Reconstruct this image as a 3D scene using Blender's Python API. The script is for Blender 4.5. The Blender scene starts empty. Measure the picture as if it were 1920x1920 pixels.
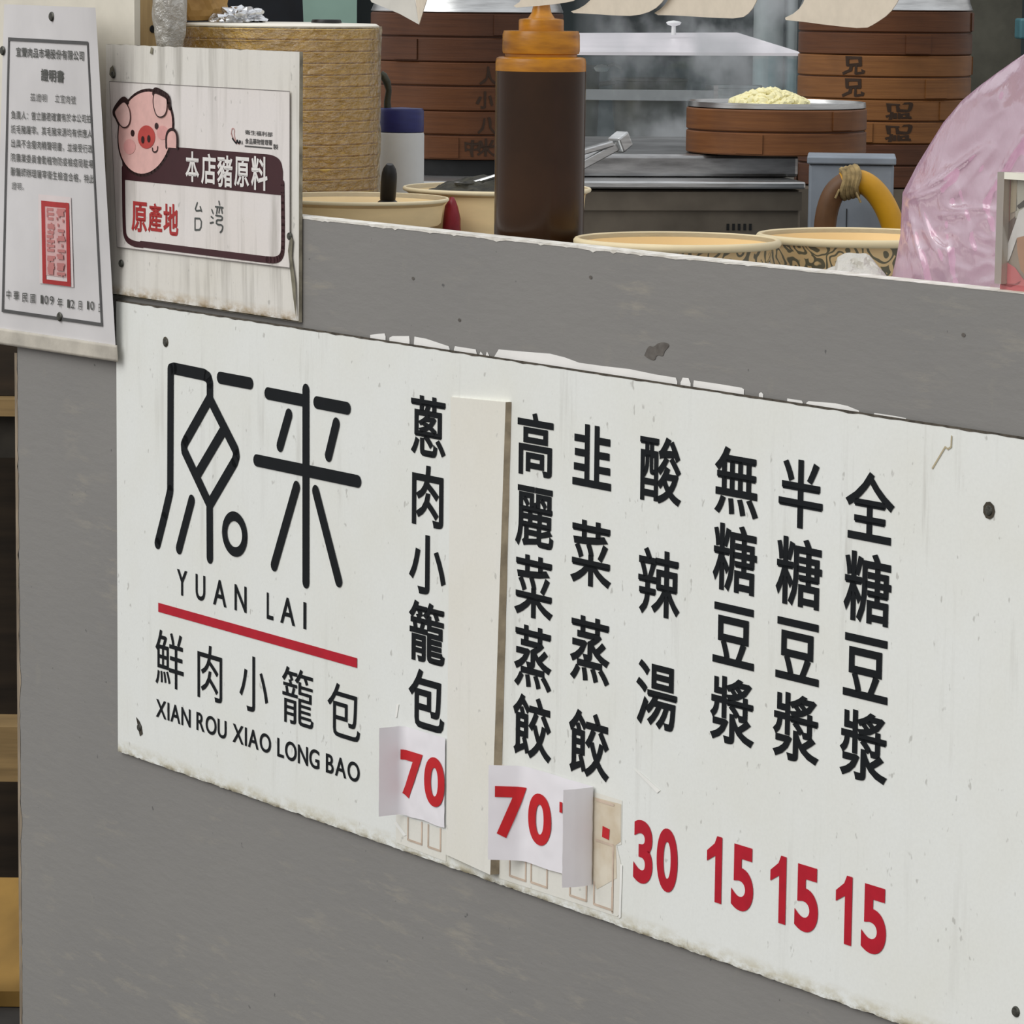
import bpy, bmesh, math, random
from mathutils import Vector, Matrix, noise
from mathutils.geometry import tessellate_polygon
random.seed(7)
C = bpy.context.scene.collection
PI = math.pi

# ------------------------------------------------------------------ camera
F, CC = 7000.0, 960.0                       # focal length and centre, in pixels of a 1920 frame
EYE = 1.30
def ray_cam(px, py): return Vector(((px-CC)/F, -(py-CC)/F, -1.0))
_up = -Vector((420-CC, -(50300-CC), -F)).normalized()
_fw = Vector((0, 0, -1)); _fw = (_fw - _up*_fw.dot(_up)).normalized()
_rt = _fw.cross(_up)
R3 = Matrix((_rt, _fw, _up))                # camera axes -> world axes
def ray(px, py): return R3 @ ray_cam(px, py)
cam = bpy.data.cameras.new('camera'); camo = bpy.data.objects.new('camera', cam); C.objects.link(camo)
cam.sensor_width = 36.0; cam.lens = 36.0*F/1920.0
camo.matrix_world = Matrix.Translation((0, 0, EYE)) @ R3.to_4x4()
cam.clip_start = 0.05
bpy.context.scene.camera = camo

# ------------------------------------------------------------------ world, sun, exposure
w = bpy.data.worlds.new('overcast_sky'); bpy.context.scene.world = w; w.use_nodes = True
nt = w.node_tree; nt.nodes.clear()
wo = nt.nodes.new('ShaderNodeOutputWorld'); bg = nt.nodes.new('ShaderNodeBackground')
tc = nt.nodes.new('ShaderNodeTexCoord'); sx = nt.nodes.new('ShaderNodeSeparateXYZ')
mr = nt.nodes.new('ShaderNodeMapRange'); rp = nt.nodes.new('ShaderNodeValToRGB')
nt.links.new(tc.outputs['Generated'], sx.inputs[0]); nt.links.new(sx.outputs['Z'], mr.inputs['Value'])
mr.inputs['From Min'].default_value = -1; mr.inputs['From Max'].default_value = 1
rp.color_ramp.elements[0].position = 0.40; rp.color_ramp.elements[0].color = (.44, .405, .38, 1)
rp.color_ramp.elements[1].position = 0.95; rp.color_ramp.elements[1].color = (1.25, 1.28, 1.32, 1)
nt.links.new(mr.outputs[0], rp.inputs[0]); nt.links.new(rp.outputs[0], bg.inputs['Color'])
bg.inputs['Strength'].default_value = 0.76
nt.links.new(bg.outputs[0], wo.inputs[0])
sun = bpy.data.lights.new('sun', 'SUN'); suno = bpy.data.objects.new('sun', sun); C.objects.link(suno)
sun.energy = 1.45; sun.angle = math.radians(50); sun.color = (1, .985, .955)
suno.rotation_euler = Vector((0.70, 0.48, -0.66)).to_track_quat('-Z', 'Y').to_euler()
vs = bpy.context.scene.view_settings
vs.view_transform = 'Standard'; vs.look = 'None'; vs.gamma = 1; vs.exposure = 0.10
vs.use_curve_mapping = False

# ------------------------------------------------------------------ the counter's own frame: x along it (to the right, nearer), y into the stall, z up
_a = ray(-4069, -88); _a.z = 0; _a.normalize()
U = -_a; N = U.cross(Vector((0, 0, 1)))
ANG = math.atan2(U.y, U.x)
EYEV = Vector((0, 0, EYE))
def _hit(px, py, P0, off=0.0):
    d = ray(px, py); Q = P0 + N*off
    return d*(Q.dot(N)/d.dot(N))
_p = ray(218, 562); _h = _hit(218, 562, _p).z - _hit(218, 1404, _p).z
P0 = _p*(0.42/_h)
ORI = P0 + EYEV                              # top left corner of the menu board
FRAME = Matrix.Translation(ORI) @ Matrix.Rotation(ANG, 4, 'Z')
def on(px, py, off=0.0):                     # world point of a pixel on the counter's plane, off metres in front of it
    return _hit(px, py, P0, off) + EYEV
def offY(px, py, off): return on(px, py, off).y
LAYER = 0.0                                  # how far in front of the panel the surface being drawn on stands
def uv(px, py, off=None):
    off = LAYER if off is None else off
    q = _hit(px, py, P0, off) - P0
    return (q.dot(U), q.z)
def at(px, py, Y):                           # world point of a pixel at distance Y
    d = ray(px, py); return d*(Y/d.y) + EYEV
def loc(p): return FRAME.inverted() @ p      # world -> counter frame
def srgb(r, g, b):
    f = lambda c: (c/12.92 if c <= .04045 else ((c+.055)/1.055)**2.4)
    return (f(r/255), f(g/255), f(b/255))

# ------------------------------------------------------------------ materials
def nodes(name):
    m = bpy.data.materials.new(name); m.use_nodes = True
    n = m.node_tree; return m, n, n.nodes['Principled BSDF']
def inp(b, k, v):
    if k in b.inputs: b.inputs[k].default_value = v
def mixc(n, fac, a, b, mode='MIX'):
    x = n.nodes.new('ShaderNodeMix'); x.data_type = 'RGBA'; x.blend_type = mode
    for s, v in ((0, fac), (6, a), (7, b)):
        if hasattr(v, 'is_output'): n.links.new(v, x.inputs[s])
        else: x.inputs[s].default_value = v if s == 0 else (*v, 1)
    return x.outputs[2]
def coords(n, scale=(1, 1, 1), offset=(0, 0, 0)):
    t = n.nodes.new('ShaderNodeTexCoord'); m = n.nodes.new('ShaderNodeMapping')
    m.inputs['Scale'].default_value = scale; m.inputs['Location'].default_value = offset
    n.links.new(t.outputs['Object'], m.inputs[0]); return m.outputs[0]
def noise_(n, vec, scale, detail=4, rough=.55):
    x = n.nodes.new('ShaderNodeTexNoise'); x.inputs['Scale'].default_value = scale
    x.inputs['Detail'].default_value = detail; x.inputs['Roughness'].default_value = rough
    n.links.new(vec, x.inputs['Vector']); return x.outputs['Fac']
def ramp(n, fac, lo, hi, a=0.0, b=1.0):
    x = n.nodes.new('ShaderNodeMapRange'); n.links.new(fac, x.inputs[0])
    for i, v in zip((1, 2, 3, 4), (lo, hi, a, b)): x.inputs[i].default_value = v
    return x.outputs[0]
def math_(n, op, a, b=None):
    x = n.nodes.new('ShaderNodeMath'); x.operation = op
    for i, v in enumerate((a, b)):
        if v is None: continue
        if hasattr(v, 'is_output'): n.links.new(v, x.inputs[i])
        else: x.inputs[i].default_value = v
    return x.outputs[0]
def bump(n, b, h, strength=.3, dist=.002):
    x = n.nodes.new('ShaderNodeBump'); x.inputs['Strength'].default_value = strength
    x.inputs['Distance'].default_value = dist
    n.links.new(h, x.inputs['Height']); n.links.new(x.outputs[0], b.inputs['Normal'])
def mat(name, col, rough=.6, metal=0.0, var=.12, scale=25, stretch=(1, 1, 1), bmp=0.0, bs=60, spec=.4, col2=None):
    m, n, b = nodes(name)
    v = coords(n, stretch); f = noise_(n, v, scale)
    c2 = col2 or tuple(c*(1-2.2*var) for c in col)
    n.links.new(mixc(n, ramp(n, f, .35, .7), col, c2), b.inputs['Base Color'])
    inp(b, 'Roughness', rough); inp(b, 'Metallic', metal); inp(b, 'Specular IOR Level', spec)
    if bmp: bump(n, b, noise_(n, coords(n, stretch), bs, 6), bmp)
    return m
def flat(name, col, rough=.55):
    return mat(name, col, rough, var=.06, scale=90)

def see_through(name, col, clear, rough=.12, bmp=0.0, bs=30, trans=.5, glossw=.2, stretch=(1, 1, 1), dist=.01):
    # thin plastic or glass: clear share passes straight through, the rest is tinted, glossy or translucent
    m, n, b = nodes(name); n.nodes.remove(b)
    out = n.nodes['Material Output']
    tr = n.nodes.new('ShaderNodeBsdfTransparent'); tl = n.nodes.new('ShaderNodeBsdfTranslucent')
    df = n.nodes.new('ShaderNodeBsdfDiffuse'); gl = n.nodes.new('ShaderNodeBsdfGlossy')
    tr.inputs[0].default_value = (*[min(1, .35+.7*c) for c in col], 1)
    for x in (tl, df): x.inputs[0].default_value = (*col, 1)
    gl.inputs['Roughness'].default_value = rough
    def mx(f, a, c):
        s = n.nodes.new('ShaderNodeMixShader'); s.inputs[0].default_value = f
        n.links.new(a, s.inputs[1]); n.links.new(c, s.inputs[2]); return s.outputs[0]
    body = mx(trans, df.outputs[0], tl.outputs[0]); body = mx(clear, body, tr.outputs[0])
    lw = n.nodes.new('ShaderNodeLayerWeight'); lw.inputs[0].default_value = .35
    s = n.nodes.new('ShaderNodeMixShader')
    n.links.new(ramp(n, lw.outputs['Fresnel'], 0, 1, glossw*.45, min(1, glossw*2.2)), s.inputs[0])
    n.links.new(body, s.inputs[1]); n.links.new(gl.outputs[0], s.inputs[2]); n.links.new(s.outputs[0], out.inputs[0])
    if bmp:
        x = n.nodes.new('ShaderNodeBump'); x.inputs['Strength'].default_value = bmp; x.inputs['Distance'].default_value = dist
        n.links.new(noise_(n, coords(n, stretch), bs, 5, .6), x.inputs['Height'])
        for q in (gl, df, tl): n.links.new(x.outputs[0], q.inputs['Normal'])
    return m

def board_material(name, base, streak=.5, edge=None, lo=.56, hi=.80, mlo=.42, mhi=.70):
    # white plastic board: rain streaks, specks, yellowed patches, crumbs of dirt on the lower edge
    m, n, b = nodes(name)
    v1 = coords(n, (1, 1, .07)); st = ramp(n, noise_(n, v1, 62, 5, .65), lo, hi)
    pat = ramp(n, noise_(n, coords(n), 5, 3), mlo, mhi)
    st = math_(n, 'MULTIPLY', math_(n, 'MULTIPLY', st, pat), streak)
    c = mixc(n, ramp(n, noise_(n, coords(n), 9, 4), .40, .75, 0, .55), base, tuple(a*k for a, k in zip(base, (.94, .92, .86))))
    c = mixc(n, st, c, (.33, .31, .27))
    sp = ramp(n, noise_(n, coords(n, (1, 1, .6)), 150, 2), .70, .76, 0, .55)
    c = mixc(n, sp, c, (.36, .35, .32))
    fine = ramp(n, noise_(n, coords(n), 420, 2), .35, .7, 0, .07)
    c = mixc(n, fine, c, (.45, .45, .42))
    if edge is not None:
        t = n.nodes.new('ShaderNodeTexCoord'); s = n.nodes.new('ShaderNodeSeparateXYZ')
        n.links.new(t.outputs['Object'], s.inputs[0])
        for z0, z1, colr in edge:
            e = ramp(n, s.outputs['Z'], z0, z1, 1, 0)
            e = math_(n, 'MULTIPLY', e, ramp(n, noise_(n, coords(n, (1, 1, 2)), 48, 6, .7), .40, .62))
            c = mixc(n, e, c, colr)
    n.links.new(c, b.inputs['Base Color']); inp(b, 'Roughness', .42); inp(b, 'Specular IOR Level', .35)
    bump(n, b, noise_(n, coords(n), 26, 3), .05, .002)
    return m

M_board = board_material('weathered_white_board', (.80, .82, .79), .62, [(-.421, -.407, (.50, .45, .30)), (-.421, -.4165, (.13, .11, .07))])
M_card = board_material('streaked_white_board', (.74, .72, .67), 1.0, [(-.05, -.036, (.34, .28, .17)), (-.052, -.044, (.05, .04, .03))])
M_edge = mat('gap_shade_board_edge', (.10, .085, .065), .8, var=.3, scale=160)  # dark tone stands in for the shadow at the board's edge gap
M_cover = board_material('cream_plastic_strip', (.80, .79, .73), .55)
M_cover_side = mat('brown_strip_edge', (.40, .33, .23), .8, var=.2, scale=60)  # brownish tone of the raised strip's side face
M_ink = mat('black_vinyl_ink', (.010, .012, .014), .65, var=.06, scale=90, spec=.15)
M_red = flat('red_vinyl_ink', (.47, .006, .022), .55)
M_red_print = flat('red_printed_ink', (.55, .012, .018), .5)
M_paper = mat('white_paper', (.82, .80, .83), .75, var=.02, scale=30)

def panel_material():
    m, n, b = nodes('grey_painted_plywood')
    base = mixc(n, ramp(n, noise_(n, coords(n), 3.5, 5), .35, .7), (.243, .236, .223), (.220, .215, .206))
    c = mixc(n, ramp(n, noise_(n, coords(n, (1, 1, .5)), 40, 6, .65), .62, .80, 0, .45), base, (.30, .285, .24))
    sc = math_(n, 'MULTIPLY', ramp(n, noise_(n, coords(n, (1, 1, 5)), 14, 6, .7), .52, .70), ramp(n, noise_(n, coords(n), 7, 2), .48, .62, 0, .6))
    c = mixc(n, sc, c, (.36, .33, .27))
    c = mixc(n, ramp(n, noise_(n, coords(n), 95, 2), .73, .77, 0, .7), c, (.07, .07, .07))
    n.links.new(c, b.inputs['Base Color']); inp(b, 'Roughness', .55); inp(b, 'Specular IOR Level', .3)
    h = math_(n, 'ADD', noise_(n, coords(n, (1, 1, 3)), 45, 4), math_(n, 'MULTIPLY', noise_(n, coords(n), 260, 3), .25))
    bump(n, b, h, .12, .003)
    return m
M_panel = panel_material()
M_chip = mat('bare_white_edge', (.82, .80, .75), .8, var=.25, scale=70, bmp=.4, bs=90, col2=(.56, .53, .46))
M_bare = mat('bare_white_laminate', (.88, .87, .84), .6, var=.04, scale=30)
M_wood_raw = mat('raw_timber', (.52, .37, .18), .75, var=.22, scale=12, stretch=(6, 6, .7), bmp=.2, col2=(.30, .20, .09))
M_whitewood = mat('white_painted_timber', (.74, .70, .60), .7, var=.08, scale=14, bmp=.15)
M_screw = mat('dull_screw_steel', (.14, .14, .12), .5, .7, var=.3, scale=400)
M_steel = mat('brushed_steel', (.60, .61, .61), .30, .9, var=.14, scale=30, stretch=(1, 1, 12), bmp=.05)
M_steel_dull = mat('greasy_steel', (.19, .165, .13), .42, .5, var=.18, scale=14, bmp=.08)
M_zinc = mat('zinc_plate', (.27, .31, .36), .5, .35, var=.12, scale=20)
M_black = mat('black_plastic', (.012, .012, .012), .4, var=.2)
M_dark = mat('dark_soot', (.012, .013, .014), .8, var=.3)

def bamboo(name, base, dark):
    m, n, b = nodes(name)
    g = noise_(n, coords(n, (1, 1, 26)), 9, 6, .65)
    c = mixc(n, ramp(n, g, .34, .70), base, dark)
    c = mixc(n, ramp(n, noise_(n, coords(n), 12, 3), .48, .72, 0, .5), c, tuple(x*.55 for x in dark))
    n.links.new(c, b.inputs['Base Color']); inp(b, 'Roughness', .5); inp(b, 'Specular IOR Level', .35)
    bump(n, b, g, .15, .002); return m
M_steel_mid = mat('worn_steel', (.44, .44, .44), .28, .85, var=.25, scale=18, stretch=(1, 1, 6), bmp=.06)
M_bam_one = bamboo('red_brown_bamboo', (.20, .078, .024), (.125, .045, .014))
M_bam = bamboo('pale_bamboo', (.235, .098, .027), (.155, .060, .016))
M_bam_dark = bamboo('wet_dark_bamboo', (.098, .036, .015), (.060, .021, .009))
M_bam_mid = bamboo('brown_bamboo', (.122, .043, .013), (.078, .026, .008))
M_burn = flat('burnt_brand_mark', (.035, .017, .008), .8)

M_sauce = mat('dark_soy_sauce', (.037, .0155, .0056), .22, var=.18, scale=14, spec=.35)
M_amber = mat('amber_squeeze_plastic', (.62, .255, .008), .30, var=.22, scale=22, stretch=(1, 1, 5), bmp=.08, spec=.5, col2=(.28, .10, .006))
M_kraft_in = mat('tan_bowl_inside', (.86, .62, .30), .6, var=.04, scale=10)
M_kraft_rim = mat('cream_rolled_rim', (.78, .66, .42), .5, var=.04)
M_cream = mat('cream_paper_bowl', (.92, .70, .38), .55, var=.07, scale=14, stretch=(1, 1, 4))
M_cream_rim = mat('pale_bowl_rim', (.84, .72, .48), .5, var=.05)
def paisley():
    m, n, b = nodes('paisley_printed_kraft')
    co = coords(n); wn = n.nodes.new('ShaderNodeTexNoise'); wn.inputs['Scale'].default_value = 34; n.links.new(co, wn.inputs['Vector'])
    ad = n.nodes.new('ShaderNodeVectorMath'); ad.operation = 'MULTIPLY_ADD'
    n.links.new(wn.outputs['Color'], ad.inputs[0]); ad.inputs[1].default_value = (.030, .030, .030); n.links.new(co, ad.inputs[2])
    vo = n.nodes.new('ShaderNodeTexVoronoi'); vo.inputs['Scale'].default_value = 62; n.links.new(ad.outputs[0], vo.inputs['Vector'])
    d = vo.outputs['Distance']
    s = math_(n, 'SINE', math_(n, 'MULTIPLY', d, 21.0))
    ln = ramp(n, s, .05, .45)
    c = mixc(n, ln, (.76, .55, .28), (.15, .135, .085))
    fill = math_(n, 'MULTIPLY', ramp(n, d, .08, .12, 1, 0), .8)
    c = mixc(n, fill, c, (.20, .18, .10))
    n.links.new(c, b.inputs['Base Color']); inp(b, 'Roughness', .5); return m
M_paisley = paisley()
def gold():
    m, n, b = nodes('gold_kraft_bowl')
    f = noise_(n, coords(n, (1, 1, 2.5)), 55, 5, .7)
    c = mixc(n, ramp(n, f, .38, .68), (.96, .69, .20), (.64, .42, .09))
    n.links.new(c, b.inputs['Base Color']); inp(b, 'Roughness', .26); inp(b, 'Metallic', .55)
    bump(n, b, noise_(n, coords(n, (1, 1, 1.6)), 130, 4, .7), .7, .004); return m
M_gold = gold()
M_white_plastic = mat('milky_plastic', (.60, .61, .60), .45, var=.05)
M_blue = mat('blue_cap_plastic', (.018, .022, .13), .4, var=.15, scale=30, stretch=(1, 1, 6))
M_garlic = mat('minced_pale_garlic', (.86, .80, .46), .6, var=.06, scale=60)
M_hose = mat('yellow_rubber_hose', (.60, .30, .010), .4, var=.1)
M_hose_old = mat('browned_rubber_hose', (.15, .065, .02), .5, var=.2)
M_rope = mat('frayed_binding', (.40, .29, .13), .9, var=.3, scale=80, bmp=.5, bs=160)
M_herb = mat('dark_pickled_greens', (.030, .026, .010), .6, var=.4, scale=90, bmp=.8, bs=120)
M_crimson = mat('crimson_plastic', (.26, .012, .022), .4, var=.2, scale=60)
M_pink_bag = see_through('pink_bag_film', (1.0, .71, .86), .36, .17, .16, 34, .5, .22, (1, 1, .5), .012)
M_clear_bag = see_through('cloudy_clear_film', (.72, .70, .64), .42, .2, .8, 60, .4, .30)
M_sleeve = see_through('clear_sleeve_film', (.98, .84, .55), .90, .10, 1.0, 90, .4, .30, (1, 1, 1.6), .010)
M_glass = see_through('clear_case_glass', (.80, .90, .92), .97, .03, 0, 30, .3, .04)
M_acrylic = see_through('clear_acrylic', (.96, .94, .90), .97, .04, 0, 30, .3, .05)
M_tissue = see_through('waxed_white_paper', (.86, .84, .78), .12, .35, .5, 90, .4, .14)
M_foil = mat('crumpled_foil', (.75, .76, .78), .22, 1.0, var=.1, bmp=.8, bs=60)
M_brown_bag = mat('brown_paper', (.52, .31, .09), .6, var=.25, scale=18, bmp=.5, bs=40, col2=(.28, .15, .04))

# ------------------------------------------------------------------ mesh building
class MB:
    def __init__(s): s.v = []; s.f = []; s.m = []
    def add(s, verts, faces, mi=0):
        o = len(s.v); s.v += [tuple(p) for p in verts]
        s.f += [tuple(i+o for i in f) for f in faces]; s.m += [mi]*len(faces); return s
    def box(s, x0, x1, y0, y1, z0, z1, mi=0):
        return s.add([(x0,y0,z0),(x1,y0,z0),(x1,y1,z0),(x0,y1,z0),(x0,y0,z1),(x1,y0,z1),(x1,y1,z1),(x0,y1,z1)],
                     [(0,3,2,1),(4,5,6,7),(0,1,5,4),(1,2,6,5),(2,3,7,6),(3,0,4,7)], mi)
    def lathe(s, prof, seg=48, mi=0, c=(0,0,0), closed=False, a0=0.0, a1=2*PI):
        full = abs(a1-a0-2*PI) < 1e-6; n = seg if full else seg+1
        vs = [(c[0]+r*math.cos(a0+(a1-a0)*k/seg), c[1]+r*math.sin(a0+(a1-a0)*k/seg), c[2]+z) for r, z in prof for k in range(n)]
        fs = []; L = len(prof)
        for i in range(L if closed else L-1):
            j = (i+1) % L
            for k in range(seg):
                q = (k+1) % n if full else k+1
                fs.append((i*n+k, i*n+q, j*n+q, j*n+k))
        return s.add(vs, fs, mi)
    def tube(s, pts, r, seg=10, mi=0, cap=True):
        pts = [Vector(p) for p in pts]; rs = r if isinstance(r, (list, tuple)) else [r]*len(pts)
        vs = []; fs = []; prev = None
        for i, p in enumerate(pts):
            t = (pts[min(i+1, len(pts)-1)] - pts[max(i-1, 0)]).normalized()
            if prev is None:
                a = Vector((0,0,1)) if abs(t.z) < .9 else Vector((1,0,0)); x = t.cross(a).normalized()
            else: x = (prev - t*prev.dot(t)).normalized()
            prev = x; y = t.cross(x)
            vs += [p + (x*math.cos(2*PI*k/seg) + y*math.sin(2*PI*k/seg))*rs[i] for k in range(seg)]
        for i in range(len(pts)-1):
            for k in range(seg):
                q = (k+1) % seg; fs.append((i*seg+k, i*seg+q, (i+1)*seg+q, (i+1)*seg+k))
        if cap: fs += [tuple(range(seg))[::-1], tuple(range((len(pts)-1)*seg, len(pts)*seg))]
        return s.add(vs, fs, mi)
    def grid(s, fn, nu, nv, mi=0):
        vs = [fn(i/nu, j/nv) for j in range(nv+1) for i in range(nu+1)]
        fs = [(j*(nu+1)+i, j*(nu+1)+i+1, (j+1)*(nu+1)+i+1, (j+1)*(nu+1)+i) for j in range(nv) for i in range(nu)]
        return s.add(vs, fs, mi)
    def build(s, name, mats, parent=None, world=None, smooth=False, sharp=40):
        me = bpy.data.meshes.new(name); me.from_pydata(s.v, [], s.f)
        mats = mats if isinstance(mats, (list, tuple)) else [mats]
        for m in mats: me.materials.append(m)
        me.polygons.foreach_set('material_index', s.m)
        if smooth:
            me.polygons.foreach_set('use_smooth', [True]*len(s.f))
            me.update()
            try: me.set_sharp_from_angle(angle=math.radians(sharp))
            except Exception: pass
        me.validate(); me.update()
        o = bpy.data.objects.new(name, me); C.objects.link(o)
        if parent is not None: o.parent = parent
        if world is not None: o.matrix_world = world
        return o
def tag(o, label, cat, group=None):
    o['label'] = label; o['category'] = cat
    if group: o['group'] = group
    return o
def thing(name, label, cat, world, group=None):
    o = bpy.data.objects.new(name, None); C.objects.link(o); o.empty_display_size = .05
    o.matrix_world = world; return tag(o, label, cat, group)
def structure(o): o['kind'] = 'structure'; return o
def fw(x=0, y=0, z=0): return FRAME @ Matrix.Translation((x, y, z))
def T(p): return Matrix.Translation(p)
def solid(o, t, off=0):
    m = o.modifiers.new('thickness', 'SOLIDIFY'); m.thickness = t; m.offset = off; return o
def bevel(o, wd, seg=2):
    m = o.modifiers.new('bevel', 'BEVEL'); m.width = wd; m.segments = seg; m.limit_method = 'ANGLE'; return o

# ------------------------------------------------------------------ lettering
_G = {}
def glyph(ch, off=0.0, res=3):
    if ch.isascii(): res = 8
    k = (ch, off)
    if k not in _G:
        cu = bpy.data.curves.new('lettering', 'FONT'); cu.body = ch; cu.size = 1; cu.resolution_u = res
        o = bpy.data.objects.new('lettering', cu); C.objects.link(o)
        me = bpy.data.meshes.new_from_object(o.evaluated_get(bpy.context.evaluated_depsgraph_get()))
        vs = [(v.co.x, v.co.y) for v in me.vertices]; fs = [tuple(p.vertices) for p in me.polygons]
        bpy.data.objects.remove(o); bpy.data.meshes.remove(me); bpy.data.curves.remove(cu)
        if off > 0:                            # thicken: a mitred band outside every outline edge
            seen = {}
            for f in fs:
                ar = sum(vs[f[i-1]][0]*vs[f[i]][1]-vs[f[i]][0]*vs[f[i-1]][1] for i in range(len(f)))
                f = f if ar > 0 else f[::-1]
                for i in range(len(f)): seen[(f[i-1], f[i])] = 1
            edges = [e for e in seen if (e[1], e[0]) not in seen]
            nrm = {}
            def en(e):
                dx, dy = vs[e[1]][0]-vs[e[0]][0], vs[e[1]][1]-vs[e[0]][1]; L = math.hypot(dx, dy) or 1e-9; return dy/L, -dx/L
            for e in edges:
                for p in e: nrm.setdefault(p, []).append(en(e))
            def mit(p):
                ns = nrm[p]
                if len(ns) != 2: return None
                (a, b), (c, d) = ns; k_ = 1+a*c+b*d
                if k_ < .22: return None
                return ((a+c)/k_*off, (b+d)/k_*off)
            for e in edges:
                n_ = en(e); q = []
                for p in e:
                    m_ = mit(p) or (n_[0]*off, n_[1]*off); q.append((vs[p][0]+m_[0], vs[p][1]+m_[1]))
                o_ = len(vs); vs = vs + q; fs = fs + [(e[0], o_, o_+1, e[1])]
        xs = [v[0] for v in vs]; ys = [v[1] for v in vs]
        _G[k] = (vs, fs, (min(xs), max(xs), min(ys), max(ys)))
    return _G[k]
D = 0.0006                                    # how far lettering stands off its board
def P2(u, v, d=D): return (u, -d, v)
def put_box(mb, ch, x0, x1, y0, y1, off=0.0, fn=None):
    fn = fn or P2
    vs, fs, (a, b, c, d) = glyph(ch, off)
    mb.add([fn(x0+(x-a)/(b-a)*(x1-x0), y0+(y-c)/(d-c)*(y1-y0)) for x, y in vs], fs)
def put_em(mb, ch, cx, cy, ew, eh, off=0.0, fn=None):
    fn = fn or P2        # glyph on its em square
    if ch == ' ': return
    vs, fs, _ = glyph(ch, off)
    mb.add([fn(cx+(x-.5)*ew, cy+(y-.38)*eh) for x, y in vs], fs)
def ink_box(m): # m = (xL, xR, top point, bottom point) in pixels
    xl, xr, t, b = m; ym = (t[1]+b[1])/2
    return uv(xl, ym)[0], uv(xr, ym)[0], uv(*b)[1], uv(*t)[1]
def column(mb, text, first, last, off):
    em = []
    for ch, m in ((text[0], first), (text[-1], last)):
        x0, x1, y0, y1 = ink_box(m); a, b, c, d = glyph(ch, off)[2]
        ew = (x1-x0)/(b-a); eh = (y1-y0)/(d-c)
        em.append((ew, eh, x0+(.5-a)*ew, y0+(.38-c)*eh))
    ew = (em[0][0]+em[1][0])/2; eh = (em[0][1]+em[1][1])/2; n = len(text)-1
    for i, ch in enumerate(text):
        k = i/n; put_em(mb, ch, em[0][2]*(1-k)+em[1][2]*k, em[0][3]*(1-k)+em[1][3]*k, ew, eh, off)
def poly(mb, pts, fn=None, mi=0):
    fn = fn or P2
    tri = tessellate_polygon([[Vector((p[0], p[1], 0)) for p in pts]])
    mb.add([fn(*p) for p in pts], [tuple(t) for t in tri], mi)
def ellipse(mb, cx, cy, rx, ry, fn=None, n=28, mi=0, rot=0):
    fn = fn or P2
    pts = []
    for k in range(n):
        a = 2*PI*k/n; x, y = rx*math.cos(a), ry*math.sin(a)
        pts.append((cx+x*math.cos(rot)-y*math.sin(rot), cy+x*math.sin(rot)+y*math.cos(rot)))
    mb.add([fn(*p) for p in pts], [tuple(range(n))], mi)
def stroke(mb, pts, wd, fn=None, cap=True, mi=0, closed=False):
    f0 = fn or P2; c = [0]
    def nxt():                                  # every piece a hair higher, so that overlaps stay clean
        c[0] += 1; k = (c[0] % 3)*7e-6 + getattr(mb, 'lift', 0.0)
        def g(u, v):
            p = f0(u, v); return (p[0], p[1]-k, p[2])
        return g
    n = len(pts); segs = [(pts[i], pts[(i+1) % n]) for i in range(n if closed else n-1)]
    for a, b in segs:
        dx, dy = b[0]-a[0], b[1]-a[1]; L = math.hypot(dx, dy) or 1e-9; nx, ny = -dy/L*wd/2, dx/L*wd/2; f = nxt()
        mb.add([f(a[0]+nx, a[1]+ny), f(b[0]+nx, b[1]+ny), f(b[0]-nx, b[1]-ny), f(a[0]-nx, a[1]-ny)], [(3,2,1,0)], mi)
    for i, p in enumerate(pts):
        if cap or closed or 0 < i < n-1: ellipse(mb, p[0], p[1], wd/2, wd/2, nxt(), 14, mi)
    mb.lift = getattr(mb, 'lift', 0.0) + 1.6e-5
def smooth_path(pts, it=2):
    for _ in range(it):
        q = [pts[0]]
        for a, b in zip(pts, pts[1:]):
            q += [(a[0]*.75+b[0]*.25, a[1]*.75+b[1]*.25), (a[0]*.25+b[0]*.75, a[1]*.25+b[1]*.75)]
        pts = q + [pts[-1]]
    return pts
def head_screw(parent, u, v, r=.0028, y=0.0):
    m = MB(); m.lathe([(0, .0016), (r*.8, .0014), (r, .0004), (r, 0)], 14)
    m.add([(-r*.6, -r*.12, .0018), (r*.6, -r*.12, .0018), (r*.6, r*.12, .0018), (-r*.6, r*.12, .0018)], [(0,1,2,3)])
    o = m.build('screw', M_screw, parent, smooth=True)
    o.location = (u, -y, v); o.rotation_euler = (PI/2, random.random()*.6, 0); return o

# ================================================================== SETTING
TOPV = uv(1240, 478)[1]                       # top of the counter panel above the board's top edge
FLOORV = -ORI.z
UL = uv(35, 1000)[0]
floor = MB().add([(-3, 1.5, 0), (3, 1.5, 0), (3, 8, 0), (-3, 8, 0)], [(0,1,2,3)])
structure(floor.build('floor', mat('dark_concrete_floor', (.055, .05, .045), .8, var=.3, scale=6, bmp=.2), world=T((0,0,0))))
wl = MB().box(-2.2, 2.2, 7.2, 7.3, 0, 2.6)
structure(wl.build('wall_back', mat('dark_teal_wall', (.022, .034, .037), .7, var=.3, scale=3), world=T((0,0,0))))

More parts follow.
